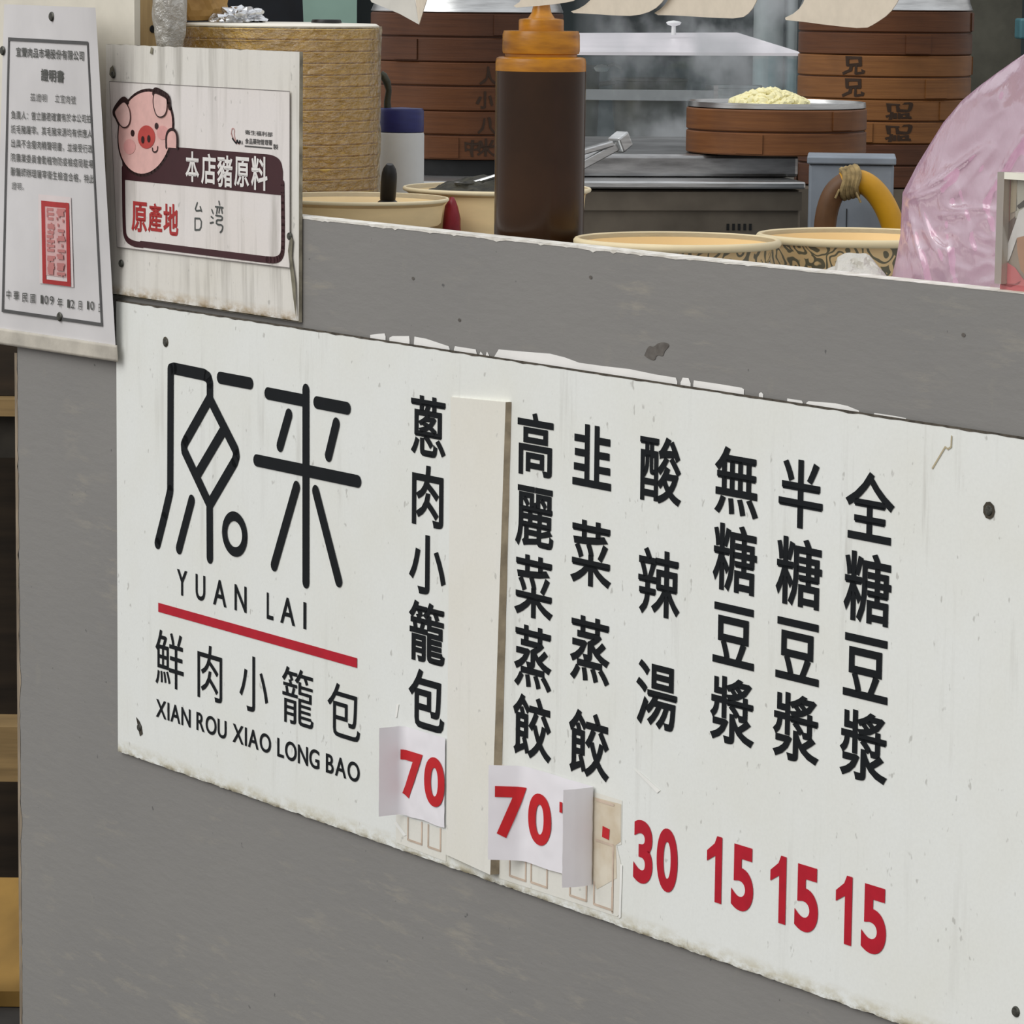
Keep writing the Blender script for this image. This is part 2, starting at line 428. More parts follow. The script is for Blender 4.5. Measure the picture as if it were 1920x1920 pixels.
# ------------------------------------------------------------------ counter panel
ct = thing('service_counter', 'grey painted plywood counter front with scuffed paint and chipped white top edge', 'counter', fw(UL, 0, FLOORV))
H = TOPV - FLOORV
UE = 2.0 - UL
m = MB()
nu = 260; TH = .018
ju = lambda i: .0011*noise.noise((i*.21, 3, 0)) + .0006*noise.noise((i*.9, 7, 0))
def front(a, b):
    i = a*nu; e = 0.0
    if a == 0: e = .004*noise.noise((b*9, 1, 5)) + .002*noise.noise((b*40, 1, 9))
    return (a*UE + e, 0, b*(H + ju(i)) if b == 1 else b*H)
m.grid(front, nu, 60)
o = m.build('front_panel', M_panel, ct)
m = MB()
m.add([p for i in range(nu+1) for p in ((i/nu*UE, 0, H+ju(i)), (i/nu*UE, TH, H+ju(i)*.3))], [(2*i, 2*i+2, 2*i+3, 2*i+1) for i in range(nu)])
m.add([(0, TH, 0), (UE, TH, 0), (UE, TH, H), (0, TH, H)], [(1,0,3,2)])
m.add([(0, 0, 0), (0, TH, 0), (0, TH, H), (0, 0, H)], [(0,1,2,3)][::-1])
o = m.build('top_edge', M_chip, ct); o['label'] = 'chipped white upper edge'
# chipped lip just below the top edge, and worn wood at the left end
m = MB(); prev = None
rows = []
for i in range(nu*2+1):
    uu = i/(nu*2)*UE; d = .0016 + .0022*max(0, noise.noise((i*.13, 11, 2))) + .002*max(0, noise.noise((i*.5, 1, 2)))
    d *= 1-.85*max(0, min(1, (uu-.95)/.3)); rows.append((uu, d))
m.add([p for uu, d in rows for p in ((uu, -.0004, H+ju(uu/UE*nu)), (uu, -.0004, H-d))], [(2*i, 2*i+1, 2*i+3, 2*i+2) for i in range(len(rows)-1)])
m.build('chipped_paint', M_chip, ct)
m = MB(); n = 120; ra = []
for i in range(n+1):
    z = FLOORV*0 + (i/n)*(H-.16); wd = .004 + .006*max(0, noise.noise((i*.22, 5, 5))) + .0025*noise.noise((i*.9, 2, 5))
    ra.append((z, max(.001, wd)))
m.add([p for z, wd in ra for p in ((-.005, -.0004, z), (-.004+wd, -.0004, z))], [(2*i, 2*i+1, 2*i+3, 2*i+2) for i in range(n)])
m.build('splintered_end', mat('splintered_plywood', (.36, .29, .21), .9, var=.3, scale=60, stretch=(1,1,.2), bmp=.5), ct)
# unpainted white band left along the top of the menu board, with drips of the grey paint
def band(pts):
    mb = MB()
    for grp in pts:
        top = [uv(*p) for p in grp]
        vv = [(a-UL, -.0005, b-FLOORV) for a, b in top] + [(a-UL, -.0005, -FLOORV-.001) for a, b in reversed(top)]
        tri = tessellate_polygon([[Vector((p[0], p[2], 0)) for p in vv]])
        mb.add(vv, [tuple(t) for t in tri])
    return mb
for g_ in ([[(695,628),(708,626),(722,625),(724,631)], [(731,633),(737,630),(768,630),(769,637)], [(777,643),(778,631),(800,635),(842,649),(844,654)],
      [(852,655),(854,649),(893,655),(895,663)], [(900,664),(902,659),(906,664)],[(912,665),(914,659),(918,666)], [(928,668),(936,655),(980,659),(1032,663),(1060,670),(1087,680),(1130,686),(1182,692),(1230,702),(1268,708),(1271,716)],
      [(1277,717),(1281,708),(1292,709),(1296,719)], [(1301,720),(1302,713),(1350,720),(1392,727),(1396,730)], [(1424,738),(1428,735),(1432,739)], [(1477,747),(1504,751),(1506,754)],
      [(1513,755),(1517,752),(1567,756),(1590,761),(1612,770)], [(1640,774),(1680,780),(1700,784)]]):
    band([g_]).build('unpainted_strip', M_bare, ct)
# dark scuff and small dents
m = MB(); u0, v0 = uv(1232, 657)
poly(m, [(u0-UL+dx, v0-FLOORV+dz) for dx, dz in smooth_path([(-.015,-.005),(-.010,.003),(-.004,.002),(.002,.006),(.012,.007),(.016,.005),(.009,.000),(.008,-.004),(.000,-.003),(-.002,-.008),(-.010,-.007),(-.015,-.005)],2)[:-1]], lambda u, v: (u, -.0004, v))
M_scuff = mat('grey_brown_scuff', (.145, .132, .118), .8, var=.25, scale=160, col2=(.09,.08,.07))
m.build('scuff_mark', M_scuff, ct)
for px, py in ((775,522),(862,600),(1108,520),(1807,628)):
    m = MB(); a, b = uv(px, py); ellipse(m, a-UL, b-FLOORV, .0020, .0014, lambda u, v: (u, -.0004, v), 10); m.build('dent', M_scuff, ct)

# ------------------------------------------------------------------ post behind the signs
pu0, pu1 = uv(-90, 40)[0], uv(252, 40)[0]
pt = thing('timber_post', 'white painted timber post rising behind the two signs at the left', 'post', fw(pu0, 0, TOPV+.002))
PB = .40
MB().box(0, pu1-pu0, .0, .006, 0, PB).build('painted_face', M_whitewood, pt)
o = MB().box(0.001, pu1-pu0, .0062, .030, 0, PB).build('bare_side', M_wood_raw, pt); o['label'] = 'bare brown timber side with a dark nail hole'
a = uv(283, 54); m = MB(); m.lathe([(0, .001), (.0032, .001), (.0036, 0)], 12)
o = m.build('nail_hole', M_dark, pt); o.location = (pu1-pu0+.0004, .019, loc(on(274, 54, -.019)).z-TOPV-.002); o.rotation_euler = (0, PI/2, 0)

# ================================================================== MENU BOARD
LAYER = .0046
BW = 1.62
mbd = thing('menu_board', 'long white menu board with black dish names and red prices on the grey counter front', 'sign', fw(0, -.0010, 0))
UB = uv(218, 900)[0]
TB = .003
m = MB()
def bfront(a, b):
    z = -.42*(1-b); e = 0
    if b == 0: e = .0010*noise.noise((a*90, 2, 2)) + .0008*noise.noise((a*300, 3, 2))
    if b == 1: e = .0006*noise.noise((a*70, 5, 2))
    return (UB + a*(BW-UB), -TB, z + e)
m.grid(bfront, 400, 12)
m.build('board_face', M_board, mbd)
m = MB()
m.add([(UB,-TB,-.42),(BW,-TB,-.42),(BW,0,-.42),(UB,0,-.42),(UB,-TB,0),(BW,-TB,0),(BW,0,0),(UB,0,0)], [(0,3,2,1),(4,5,6,7),(1,2,6,5),(3,0,4,7)])
n = 300                                         # dark strip painted in for the gap shadow along the top edge
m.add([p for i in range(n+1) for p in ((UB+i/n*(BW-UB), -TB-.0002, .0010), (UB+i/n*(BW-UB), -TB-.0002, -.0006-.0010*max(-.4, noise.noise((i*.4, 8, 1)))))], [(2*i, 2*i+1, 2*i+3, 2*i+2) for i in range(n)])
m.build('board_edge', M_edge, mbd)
def L2(u, v): return (u, -TB-D, v)
_old = P2
def P2(u, v, d=D): return (u, -TB-d, v)

ZX = lambda x, y: uv(220+x/2.286, 640+y/2.286)
lg = MB(); W = .0107
def S(*pts, wd=W, **k): stroke(lg, [ZX(*p) for p in pts], wd, P2, **k)
S((172,866),(200,755),(222,660),(226,640),(228,120),(243,116),(372,143),(390,156),(396,178),(396,245))
S((395,245),(292,428),(285,445),(287,470),(395,700),(503,515),(510,490),(506,465), closed=True)
S((450,388),(344,568)); S((395,700),(396,928)); S((440,156),(568,180)); S((318,682),(264,888))
S((645,223),(808,255)); S((808,208),(808,1033)); S((855,262),(985,287)); S((735,314),(697,448)); S((938,353),(905,490))
S((597,510),(1030,600)); S((768,624),(672,960)); S((850,642),(949,1028))
cu_, cv_ = ZX(503, 826); ring = [(cu_+.0170*math.cos(2*PI*k/28), cv_+.0158*math.sin(2*PI*k/28)) for k in range(28)]
stroke(lg, ring, .0085, P2, closed=True)
o = lg.build('shop_logo', M_ink, mbd); o['label'] = 'large black line-drawn two character shop logo'
# latin caption under the logo
cap = MB()
tl, bl = ZX(278, 980)[1], ZX(280, 1092)[1]; tr_, br_ = ZX(803, 1119)[1], ZX(803, 1232)[1]
vt, vb = (tl+tr_)/2, (bl+br_)/2
for ch, x0, x1, yy in (('Y',255,299,1035),('U',335,376,1055),('A',410,467,1080),('N',502,553,1105),('L',640,668,1140),('A',698,761,1160),('I',797,809,1175)):
    put_box(cap, ch, ZX(x0, yy)[0], ZX(x1, yy)[0], vb, vt, .012, P2)
def line_text(mb, text, u0, u1, v0, v1, off, track=0.0, fn=None):
    fn = fn or P2
    x = 0; pos = []
    for ch in text:
        if ch == ' ': x += .34; continue
        b = glyph(ch, off)[2]; pos.append((ch, x-b[0])); x += b[1]-b[0]+.085+track
    x -= .085+track; k = (u1-u0)/x; vk = (v1-v0)/.70
    for ch, ox in pos:
        vs, fs, b = glyph(ch, off); mb.add([fn(u0+(ox+a)*k, v0+c*vk) for a, c in vs], fs)
cap.build('latin_caption', M_ink, mbd); cap2 = MB()
ta, tb_ = ZX(185, 1545)[1], ZX(1020, 1797)[1]; ba, bb = ZX(190, 1622)[1], ZX(1020, 1878)[1]
line_text(cap2, 'XIAN ROU XIAO LONG BAO', ZX(165,1580)[0], ZX(1038,1838)[0], (ba+bb)/2, (ta+tb_)/2, .016)
cap2.build('latin_caption', M_ink, mbd)
rb = MB(); q = [ZX(175,1121), ZX(1027,1357), ZX(1027,1397), ZX(173,1161)]
poly(rb, [(q[0][0], (q[0][1]+q[1][1])/2), (q[1][0], (q[0][1]+q[1][1])/2), (q[1][0], (q[2][1]+q[3][1])/2), (q[0][0], (q[2][1]+q[3][1])/2)], P2)
o = rb.build('red_rule', M_red, mbd)
sl = MB(); ex = []
for ch, x0, x1, t, b in (('鮮',163,283,(200,1240),(250,1492)), ('肉',343,448,(395,1305),(430,1550)), ('小',523,645,(585,1352),(580,1590)), ('籠',705,840,(760,1400),(838,1668)), ('包',900,1040,(940,1463),(1000,1712))):
    ym = (t[1]+b[1])/2; ex.append((ch, ZX(x0,ym)[0], ZX(x1,ym)[0], ZX(*b)[1], ZX(*t)[1]))
for ch, u0, u1, v0, v1 in ex: sl = MB(); put_box(sl, ch, u0, u1, v0, v1, .002, P2); sl.build('slogan_character', M_ink, mbd)

OFF = .019
cols = [('蔥肉小籠包', (769.9,835.9,(784,740.6),(802,856.5)), (766,832.4,(784,1252.4),(819,1374.9))),
        ('高麗菜蒸餃', (968.8,1038.3,(1003,774),(1030,899)), (962.5,1032.5,(985,1302),(1031,1433))),
        ('韭菜蒸餃', (1072.9,1146.7,(1104,793.8),(1145.8,923.8)), (1066.7,1141.7,(1083.3,1331),(1137.5,1465.8))),
        ('酸辣湯', (1200,1277,(1250,818.8),(1273,953)), (1191.7,1270,(1198,1235.4),(1254,1371.7))),
        ('無糖豆漿', (1339.6,1422,(1357.5,835.4),(1418,975.8)), (1331,1414.6,(1341.7,1263.3),(1410.4,1407))),
        ('半糖豆漿', (1460,1542.7,(1502.6,862),(1500.7,991.3)), (1448.5,1536.2,(1462,1294),(1530.7,1439.3))),
        ('全糖豆漿', (1585.8,1676.1,(1631.3,884.7),(1672,1024)), (1573,1665.6,(1579.8,1324.3),(1658.9,1476)))]
for t, a, b in cols:
    mm = MB(); column(mm, t, a, b, OFF); mm.build('dish_name', M_ink, mbd)
prices = [[('3',1187.5,1223.4,(1201.6,1537.5),(1209.4,1658.8)), ('0',1231,1270.3,(1248.4,1552.5),(1251.6,1673.4))],
          [('1',1325,1353,(1348.4,1568.8),(1346.8,1693.7)), ('5',1371,1412.4,(1380.7,1582.3),(1393.6,1709.9))],
          [('1',1443.7,1473.4,(1468,1605.3),(1464,1731.8)), ('5',1489.9,1534,(1500,1619.5),(1514.7,1749.6))],
          [('1',1566.4,1597,(1592.2,1643),(1589,1772)), ('5',1614.8,1661.6,(1626,1657),(1640.7,1790.6))]]
def arial_one(mb, x0, x1, y0, y1, fn):
    w_, h_ = x1-x0, y1-y0
    poly(mb, [(x0+w_*.56,y0),(x1,y0),(x1,y1),(x0+w_*.66,y1),(x0+w_*.50,y0+h_*.88),(x0,y0+h_*.745),(x0,y0+h_*.585),(x0+w_*.56,y0+h_*.70)], fn)
for pr in prices:
    mm = MB()
    for ch, xl, xr, t, b in pr:
        x0, x1, y0, y1 = ink_box((xl, xr, t, b))
        if ch == '1': arial_one(mm, x0, x1, y0, y1, P2)
        else: put_box(mm, ch, x0, x1, y0, y1, .034, P2)
    mm.build('price', M_red, mbd)
# blank cover strip hiding one dish column, proud of the board at its foot
cs = MB(); ctp = [(847, 744), (950, 754)]; cbt = [(838, 1602), (921, 1640)]
def cov(a, b, dn=0.0):
    x = (ctp[0][0]*(1-a)+ctp[1][0]*a)*b + (cbt[0][0]*(1-a)+cbt[1][0]*a)*(1-b)
    y = (ctp[0][1]*(1-a)+ctp[1][1]*a)*b + (cbt[0][1]*(1-a)+cbt[1][1]*a)*(1-b)
    lift = .0016 + a*(.0030 + .0032*(1-b)) + TB
    p = loc(on(x, y, lift)); return (p.x, -lift, p.z)
cs.grid(lambda a, b: cov(a, b), 6, 24)
for b0 in (0, 1):
    vsx = [cov(i/6, b0) for i in range(7)]; cs.add([p for v in vsx for p in (v, (v[0], -TB, v[2]))], [(2*i, 2*i+2, 2*i+3, 2*i+1) for i in range(6)])
vsx = [cov(0, i/24) for i in range(25)]; cs.add([p for v in vsx for p in (v, (v[0], -TB, v[2]))], [(2*i, 2*i+1, 2*i+3, 2*i+2) for i in range(24)])
cso = cs.build('cover_strip', M_cover, mbd, smooth=True); cso['label'] = 'raised blank cream strip covering one column'
se = MB(); vsx = [cov(1, i/24) for i in range(25)]
se.add([p for i, v in enumerate(vsx) for p in (v, (v[0]+.0016+.0012*abs(noise.noise((i*.7,4,4))), -TB-.0002, v[2]))], [(2*i, 2*i+1, 2*i+3, 2*i+2) for i in range(24)])
se.build('strip_side', M_cover_side, cso)
# ghosts of older price stickers
M_ghost = board_material('yellowed_sticker', (.775, .765, .70), .5)
M_ghost2 = mat('stained_sticker_half', (.72, .66, .54), .8, var=.14, scale=30, bmp=.2, col2=(.56, .46, .32))
M_glue = mat('brown_glue_line', (.66, .53, .42), .8, var=.12, scale=60)
gs = MB(); q0 = uv(938, 1432); q1 = uv(1166, 1500); zb = uv(1166, 1722)[1]
poly(gs, [(q0[0], q0[1]), (q1[0], q0[1]), (q1[0], q0[1]-.034), (q1[0]-.006, q0[1]-.036), (q1[0], q0[1]-.050), (q1[0], zb+.004), (q1[0]-.004, zb), (q0[0], zb-.002)], lambda u, v: (u, -TB-.0003, v))
gso = gs.build('old_sticker', M_ghost, mbd)
gs = MB(); a0 = uv(1104, 1480); a1 = uv(1166, 1600)
poly(gs, [(a0[0], q0[1]-.004), (a1[0]-.002, q0[1]-.003), (a1[0]-.002, q0[1]-.032), (a1[0]-.008, q0[1]-.036), (a1[0]-.006, zb+.03), (a0[0]+.012, zb+.016), (a0[0], zb+.03)], lambda u, v: (u, -TB-.0005, v))
gs.build('stain', M_ghost2, gso)
gl = MB()
def ghost(px, py, wpx, h):
    a, b = uv(px, py); c = uv(px+wpx, py)[0]
    stroke(gl, [(a, b), (a, b-h), (c, b-h), (c, b)], .0018, lambda u, v: (u, -TB-.0007, v), cap=False)
for px, py, wp in ((956,1600,30),(996,1612,30),(1069,1636,31),(1114,1652,34)): ghost(px, py, wp, .018)
a, b = uv(1120, 1500); c = uv(1150, 1510)[0]
stroke(gl, [(a, b), (c, b)], .0022, lambda u, v: (u, -TB-.0007, v))
a, b = uv(1118, 1575); c = uv(1150, 1580)[0]
stroke(gl, [(a, b), (c, b), (c, b-.052)], .0020, lambda u, v: (u, -TB-.0007, v))
gl.build('glue_outline', M_glue, gso)
gd = MB(); a, b = uv(1136, 1561); poly(gd, [(a-.0045, b-.0042), (a+.0042, b-.005), (a+.005, b+.0035), (a-.004, b+.0045)], lambda u, v: (u, -TB-.0009, v)); gd.build('red_speck', M_red_print, gso)
gs = MB(); q2 = uv(742, 1526); q3 = uv(836, 1560)
poly(gs, [(q2[0], q2[1]), (q3[0], q2[1]), (q3[0], -.4165), (q2[0], max(-.4150, q2[1]-.031))], lambda u, v: (u, -TB-.0003, v))
gso2 = gs.build('old_sticker', M_ghost, mbd)
gl = MB()
for px, py, wp in ((765,1532,26),(803,1545,23)): ghost(px, py, wp, .019)
gl.build('glue_outline', M_glue, gso2)
# bits of old clear tape
M_tape = mat('old_white_tape', (.88, .88, .84), .3, var=.03)
for pts in (((1187,1441),(1199,1447),(1238,1482),(1232,1487)), ((743,1320),(748,1320),(744,1345),(741,1345)), ((738,1543),(744,1541),(762,1566),(757,1568)), ((1163,1620),(1167,1622),(1164,1720),(1160,1722))):
    tp = MB(); poly(tp, [uv(*p) for p in pts], P2); tp.build('tape_scrap', M_tape, mbd)
# drip of dried glue near the top right, small dents
dr = MB(); stroke(dr, [uv(1784,818), uv(1783,838), uv(1777,842), uv(1772,838), uv(1748,878)], .0012, P2)
dr.build('dried_drip', mat('tan_drip', (.50, .43, .28), .7, var=.1), mbd)
for px, py in ((310,642),(261,1364),(1854,957),(1904,1897)): head_screw(mbd, *uv(px, py), r=.0038, y=TB)
M_torn = mat('dark_torn_edge', (.10, .085, .06), .9, var=.3)
fr = MB(); a, b = uv(261, 1362); poly(fr, [(a-.006,b+.008),(a,b+.005),(a+.004,b+.001),(a+.006,b-.006),(a+.001,b-.009),(a-.002,b-.002)], P2); fr.build('torn_hole', M_torn, mbd)
fr = MB(); a, b = uv(1854, 957); ellipse(fr, a, b, .0058, .0060, P2, 9); fr.build('torn_hole', M_torn, mbd)
fr = MB(); a, b = uv(310, 641); ellipse(fr, a, b, .0048, .0048, P2, 9); fr.build('torn_hole', M_torn, mbd)

# ================================================================== PRICE SLIPS (curled paper)
def slip(name, label, segs, v0, v1, texts, group):
    # segs: list of (u, n) points of the sheet's profile seen from above, right to left
    pts = [Vector(p) for p in segs]; cum = [0]
    for a, b in zip(pts, pts[1:]): cum.append(cum[-1]+(b-a).length)
    def prof(s, eps=0.0):
        i = 0
        while i < len(cum)-2 and s > cum[i+1]: i += 1
        k = (s-cum[i])/(cum[i+1]-cum[i]); p = pts[i].lerp(pts[i+1], k); d = (pts[i+1]-pts[i]).normalized()
        return p + Vector((d.y, -d.x))*eps
    base = Vector((pts[len(pts)//2].x, 0, (v0+v1)/2))
    o = MB(); Ltot = cum[-1]
    def sh(a, b):
        p = prof(a*Ltot); wob = .0006*noise.noise((a*6, b*5, 2))
        return (p.x-base.x, -(p.y+TB+abs(wob)), v0+(v1-v0)*b-base.z + .0008*noise.noise((a*4, b*2, 9)))
    o.grid(sh, 70, 24)
    e = o.build(name, M_paper, None, fw(base.x, -.0018, base.z), smooth=True, sharp=180)
    tag(e, label, 'price slip', group)
    t = MB()
    for ch, s0, s1, y0, y1 in texts:
        bm = bmesh.new(); q = MB()
        if ch == '.': poly(q, [(s0,y0),(s1,y0),(s1,y1),(s0,y1)], lambda u, v: (u, v, 0))
        else: put_box(q, ch, s0, s1, y0, y1, .034, lambda u, v: (u, v, 0))
        vv = [bm.verts.new(p) for p in q.v]
        for f in q.f:
            try: bm.faces.new([vv[i] for i in f])
            except ValueError: pass
        lo, hi = min(s0, s1), max(s0, s1)
        for k in range(1, 26):
            x = lo+(hi-lo)*k/26
            bmesh.ops.bisect_plane(bm, geom=bm.verts[:]+bm.edges[:]+bm.faces[:], plane_co=(x,0,0), plane_no=(1,0,0))
        bm.verts.index_update()
        vs = []
        for v in bm.verts:
            p = prof(v.co.x, .0009); vs.append((p.x-base.x, -(p.y+TB), v.co.y-base.z))
        t.add(vs, [tuple(v.index for v in f.verts) for f in bm.faces]); bm.free()
    t.build('price', M_red_print, e)
    return e
def bend(u0, n0, r, alpha, L, k=10, start=0.0):          # from flat (heading -u) bend outward to alpha, then run L
    out = []; u, n_ = u0, n0
    for i in range(1, k+1):
        a = start + (alpha-start)*i/k; st = r*abs(alpha-start)/k; u -= math.cos(a)*st; n_ += math.sin(a)*st; out.append((u, n_))
    out.append((u-math.cos(alpha)*L, n_+math.sin(alpha)*L)); return out
def plen(pts): return sum((Vector(b)-Vector(a)).length for a, b in zip(pts, pts[1:]))
# slip one, under the first dish name
uR, uB = uv(836, 1460)[0], uv(765, 1440)[0]
p1 = [(uR, .0008), (uB, .0012)]; fl = p1[0][0]-p1[1][0]
p1 += bend(uB, .0012, .006, 1.45, .0165)
vt1 = uv(838, 1384)[1]; vb1 = uv(833, 1551)[1]
t7 = ink_box((757.5, 796, (770, 1407), (772, 1497))); t0 = ink_box((799, 837, (818, 1419.5), (820, 1513)))
slip('price_slip', 'small curled white paper price slip under the first dish column', p1, vb1, vt1,
     [('7', uR-t7[0], uR-t7[1], t7[2], t7[3]), ('0', uR-t0[0], uR-t0[1], t0[2], t0[3])], 'paper price slips')
# slip two, wider, both ends lifted
uF, uB2 = uv(1115, 1560)[0], uv(993, 1520)[0]
flap = [(uF-.0035, .0275), (uF-.0012, .018), (uF, .008), (uF-.0002, .0012), (uF-.003, .0008)]
p2 = flap + [(uB2, .0012)]; sB = plen(p2)
curl = bend(uB2, .0012, .014, .86, .021); p2 += curl; sE = plen(p2)
vt2 = uv(1000, 1440)[1]; vb2 = uv(1056, 1638)[1]
z0 = ink_box((994.5, 1037.5, (1015.6, 1487.5), (1017, 1585)))
sU = lambda u: sB + (uB2-u)
k7 = (sE-sB)/78.0
slip('price_slip', 'wide curled white paper price slip with a folded flap below the two dumpling columns', p2, vb2, vt2,
     [('7', sB+(993-927)*k7, sB+(993-990)*k7, uv(965, 1572, .012)[1], z0[3]+.0015), ('0', sU(z0[0]), sU(z0[1]), z0[2], z0[3]),
      ('.', sU(uv(1053, 1515)[0]), sU(uv(1058, 1515)[0]), uv(1055, 1523)[1], uv(1055, 1503)[1])], 'paper price slips')

# ================================================================== PIG ORIGIN CARD
LAYER = .0058
c0, c1 = uv(196, 82), uv(559, 98)
ctop = (c0[1]+c1[1])/2; cbot = uv(560, 605)[1]
card = thing('origin_card', 'streaked white board with a cartoon pig head and brown banner, above the menu board', 'sign', fw(c0[0], -.0010, 0))
TC = .0035; cw = c1[0]-c0[0]
m = MB()
m.grid(lambda a, b: (a*cw, -TC - .0015*math.sin(a*PI)*b, (cbot+.001)*(1-b)+ctop*b + (.0010*noise.noise((a*30, 1, 1)) if b == 1 else 0)), 60, 20)
mt = board_material('streaked_card', (.75, .73, .68), .75, lo=.47, hi=.70, mlo=.36, mhi=.58, edge=[(cbot-.001, cbot+.012, (.36, .23, .07)), (cbot-.001, cbot+.0045, (.06, .045, .02))])
m.build('card_face', mt, card)
m = MB(); m.add([(0,-TC,cbot),(cw,-TC,cbot),(cw,0,cbot),(0,0,cbot),(0,-TC,ctop),(cw,-TC,ctop),(cw,0,ctop),(0,0,ctop)], [(0,3,2,1),(4,5,6,7),(1,2,6,5),(3,0,4,7),(2,3,7,6)])
m.build('card_edge', mat('stained_card_edge', (.44, .40, .30), .8, var=.3, scale=50), card)
KX = lambda x, y: (uv(x/3.2, y/3.2)[0]-c0[0], uv(x/3.2, y/3.2)[1])
def lay(d): return lambda u, v: (u, -TC-.0017-d, v)
M_brown = flat('brown_label_ink', (.050, .012, .016), .5); M_pigpink = flat('pig_pink', (.76, .46, .42), .6)
M_ear = flat('pig_ear_pink', (.77, .51, .47), .6); M_cheek = flat('pig_cheek', (.72, .35, .33), .6); M_nose = flat('pig_nose_red', (.50, .065, .055), .6)
M_outline = flat('dark_outline', (.030, .010, .010), .5); M_lab = board_material('paper_label', (.77, .73, .705), .65, lo=.49, hi=.70, mlo=.38, mhi=.60)
lab = MB(); poly(lab, [KX(660,488), KX(1742,548), KX(1742,1607), KX(706,1482)], lay(0)); labo = lab.build('label_sheet', M_lab, card)
ol = MB(); stroke(ol, [KX(660,488), KX(1742,548), KX(1742,1607), KX(706,1482)], .0006, lay(.0003), closed=True); ol.build('sheet_outline', mat('thin_grey_line', (.25, .23, .22), .7), labo)
bn = MB()
corner = lambda *p: smooth_path([KX(*q) for q in p], 3)
bandtop = [KX(735,935)] + [KX(1000,878)] + corner((1560,922),(1640,928),(1690,960),(1702,1030))
poly(bn, bandtop + [KX(1700,1172), KX(745,1078)], lay(.0004))
U_ = smooth_path([KX(744,1010), KX(748,1360), KX(756,1430), KX(800,1462), KX(860,1470)], 2)
stroke(bn, U_, .0055, lay(.0004)); 
stroke(bn, [KX(850,1464), KX(1620,1560)], .0058, lay(.0004))
stroke(bn, smooth_path([KX(1600,1557), KX(1660,1562), KX(1695,1540), KX(1704,1480), KX(1700,1100)], 3), .0058, lay(.0004))
bn.build('brown_banner', M_brown, labo)
wt = MB()
for ch, x0, x1, y0, y1 in (('本',1120,1202,908,1092),('店',1214,1302,922,1108),('豬',1310,1402,932,1124),('原',1412,1502,942,1122),('料',1514,1612,938,1142)):
    ym = (y0+y1)/2; put_box(wt, ch, KX(x0,ym)[0], KX(x1,ym)[0], KX((x0+x1)/2,y1)[1], KX((x0+x1)/2,y0)[1], .022, lay(.0008))
wt.build('banner_lettering', flat('white_ink', (.80, .78, .75), .6), labo)
rt = MB()
for ch, x0, x1, y0, y1 in (('原',793,886,1210,1392),('產',892,976,1218,1398),('地',984,1073,1222,1412)):
    ym = (y0+y1)/2; put_box(rt, ch, KX(x0,ym)[0], KX(x1,ym)[0], KX((x0+x1)/2,y1)[1], KX((x0+x1)/2,y0)[1], .024, lay(.0004))
rt.build('red_lettering', flat('faded_red_ink', (.42, .030, .030), .6), labo)
hw = MB(); M_pen = flat('grey_marker', (.09, .10, .095), .7)
for st in ([(1188,1216),(1172,1266),(1212,1262)], [(1205,1240),(1214,1268)], [(1174,1310),(1174,1380)], [(1174,1310),(1213,1312),(1210,1378),(1176,1380)],
           [(1275,1258),(1283,1280)], [(1266,1338),(1284,1334)], [(1272,1300),(1282,1308)],
           [(1318,1208),(1322,1228)], [(1298,1240),(1342,1246)], [(1308,1250),(1304,1280)], [(1322,1250),(1318,1276)], [(1334,1252),(1338,1278)], [(1300,1292),(1340,1298),(1336,1322),(1304,1318),(1302,1346),(1342,1350),(1338,1382),(1326,1394)]):
    stroke(hw, smooth_path([KX(*p) for p in st], 1), .0016, lay(.0004))
hw.build('handwriting', M_pen, labo)
sm = MB()
def row(mb, text, xl, xr, yl, yr, hgt, off, fn, cf=KX):
    n = len(text)
    for i, ch in enumerate(text):
        k = (i+.5)/n; x = xl+(xr-xl)*k; y = yl+(yr-yl)*k
        a, b = cf(x, y-hgt/2), cf(x, y+hgt/2); e0, e1 = cf(x-(xr-xl)/n/2, y), cf(x+(xr-xl)/n/2, y)
        put_em(mb, ch, (a[0]+b[0])/2, (a[1]+b[1])/2, (e1[0]-e0[0]), a[1]-b[1], off, fn)
row(sm, '衛生福利部', 1474, 1640, 792, 808, 30, .01, lay(.0004))
row(sm, '食品藥物管理署', 1474, 1638, 846, 856, 36, .014, lay(.0004))
row(sm, '製', 1642, 1674, 880, 882, 34, .01, lay(.0004))
row(sm, 'FDA', 1424, 1466, 846, 856, 34, .02, lay(.0004))
stroke(sm, [KX(1474,876), KX(1634,890)], .0012, lay(.0004))
sm.build('small_print', flat('grey_print', (.075, .072, .07), .6), labo)
em = MB()
stroke(em, smooth_path([KX(1392,800),KX(1396,768),KX(1412,775),KX(1408,810),KX(1420,850)], 2), .0012, lay(.0004))
stroke(em, smooth_path([KX(1392,800),KX(1402,830),KX(1418,852),KX(1440,862)], 2), .0016, lay(.0004))
em.build('emblem', flat('faded_rose_print', (.55, .33, .31), .6), labo)
em = MB(); stroke(em, smooth_path([KX(1400,830),KX(1414,850),KX(1424,862),KX(1428,838),KX(1436,862),KX(1446,848)], 1), .0016, lay(.0006)); em.build('emblem_swoosh', M_ink, labo)
# the pig
pg = MB(); FU, FV = KX(878, 796)
def face(k=1.0):
    pts = []
    for j in range(48):
        a = 2*PI*j/48; x = 158*math.cos(a); y = 246*math.sin(a)
        x *= 1 - .10*math.sin(a)*(1 if math.sin(a) < 0 else 0); cxp = 878 + .10*(-y); 
        pts.append((cxp-.0 + x*k, 796 + y*k + .045*x))
    return [KX(*p) for p in pts]
hand = [(1008,884),(1006,820),(1018,785),(1044,772),(1066,788),(1074,825),(1072,890)]

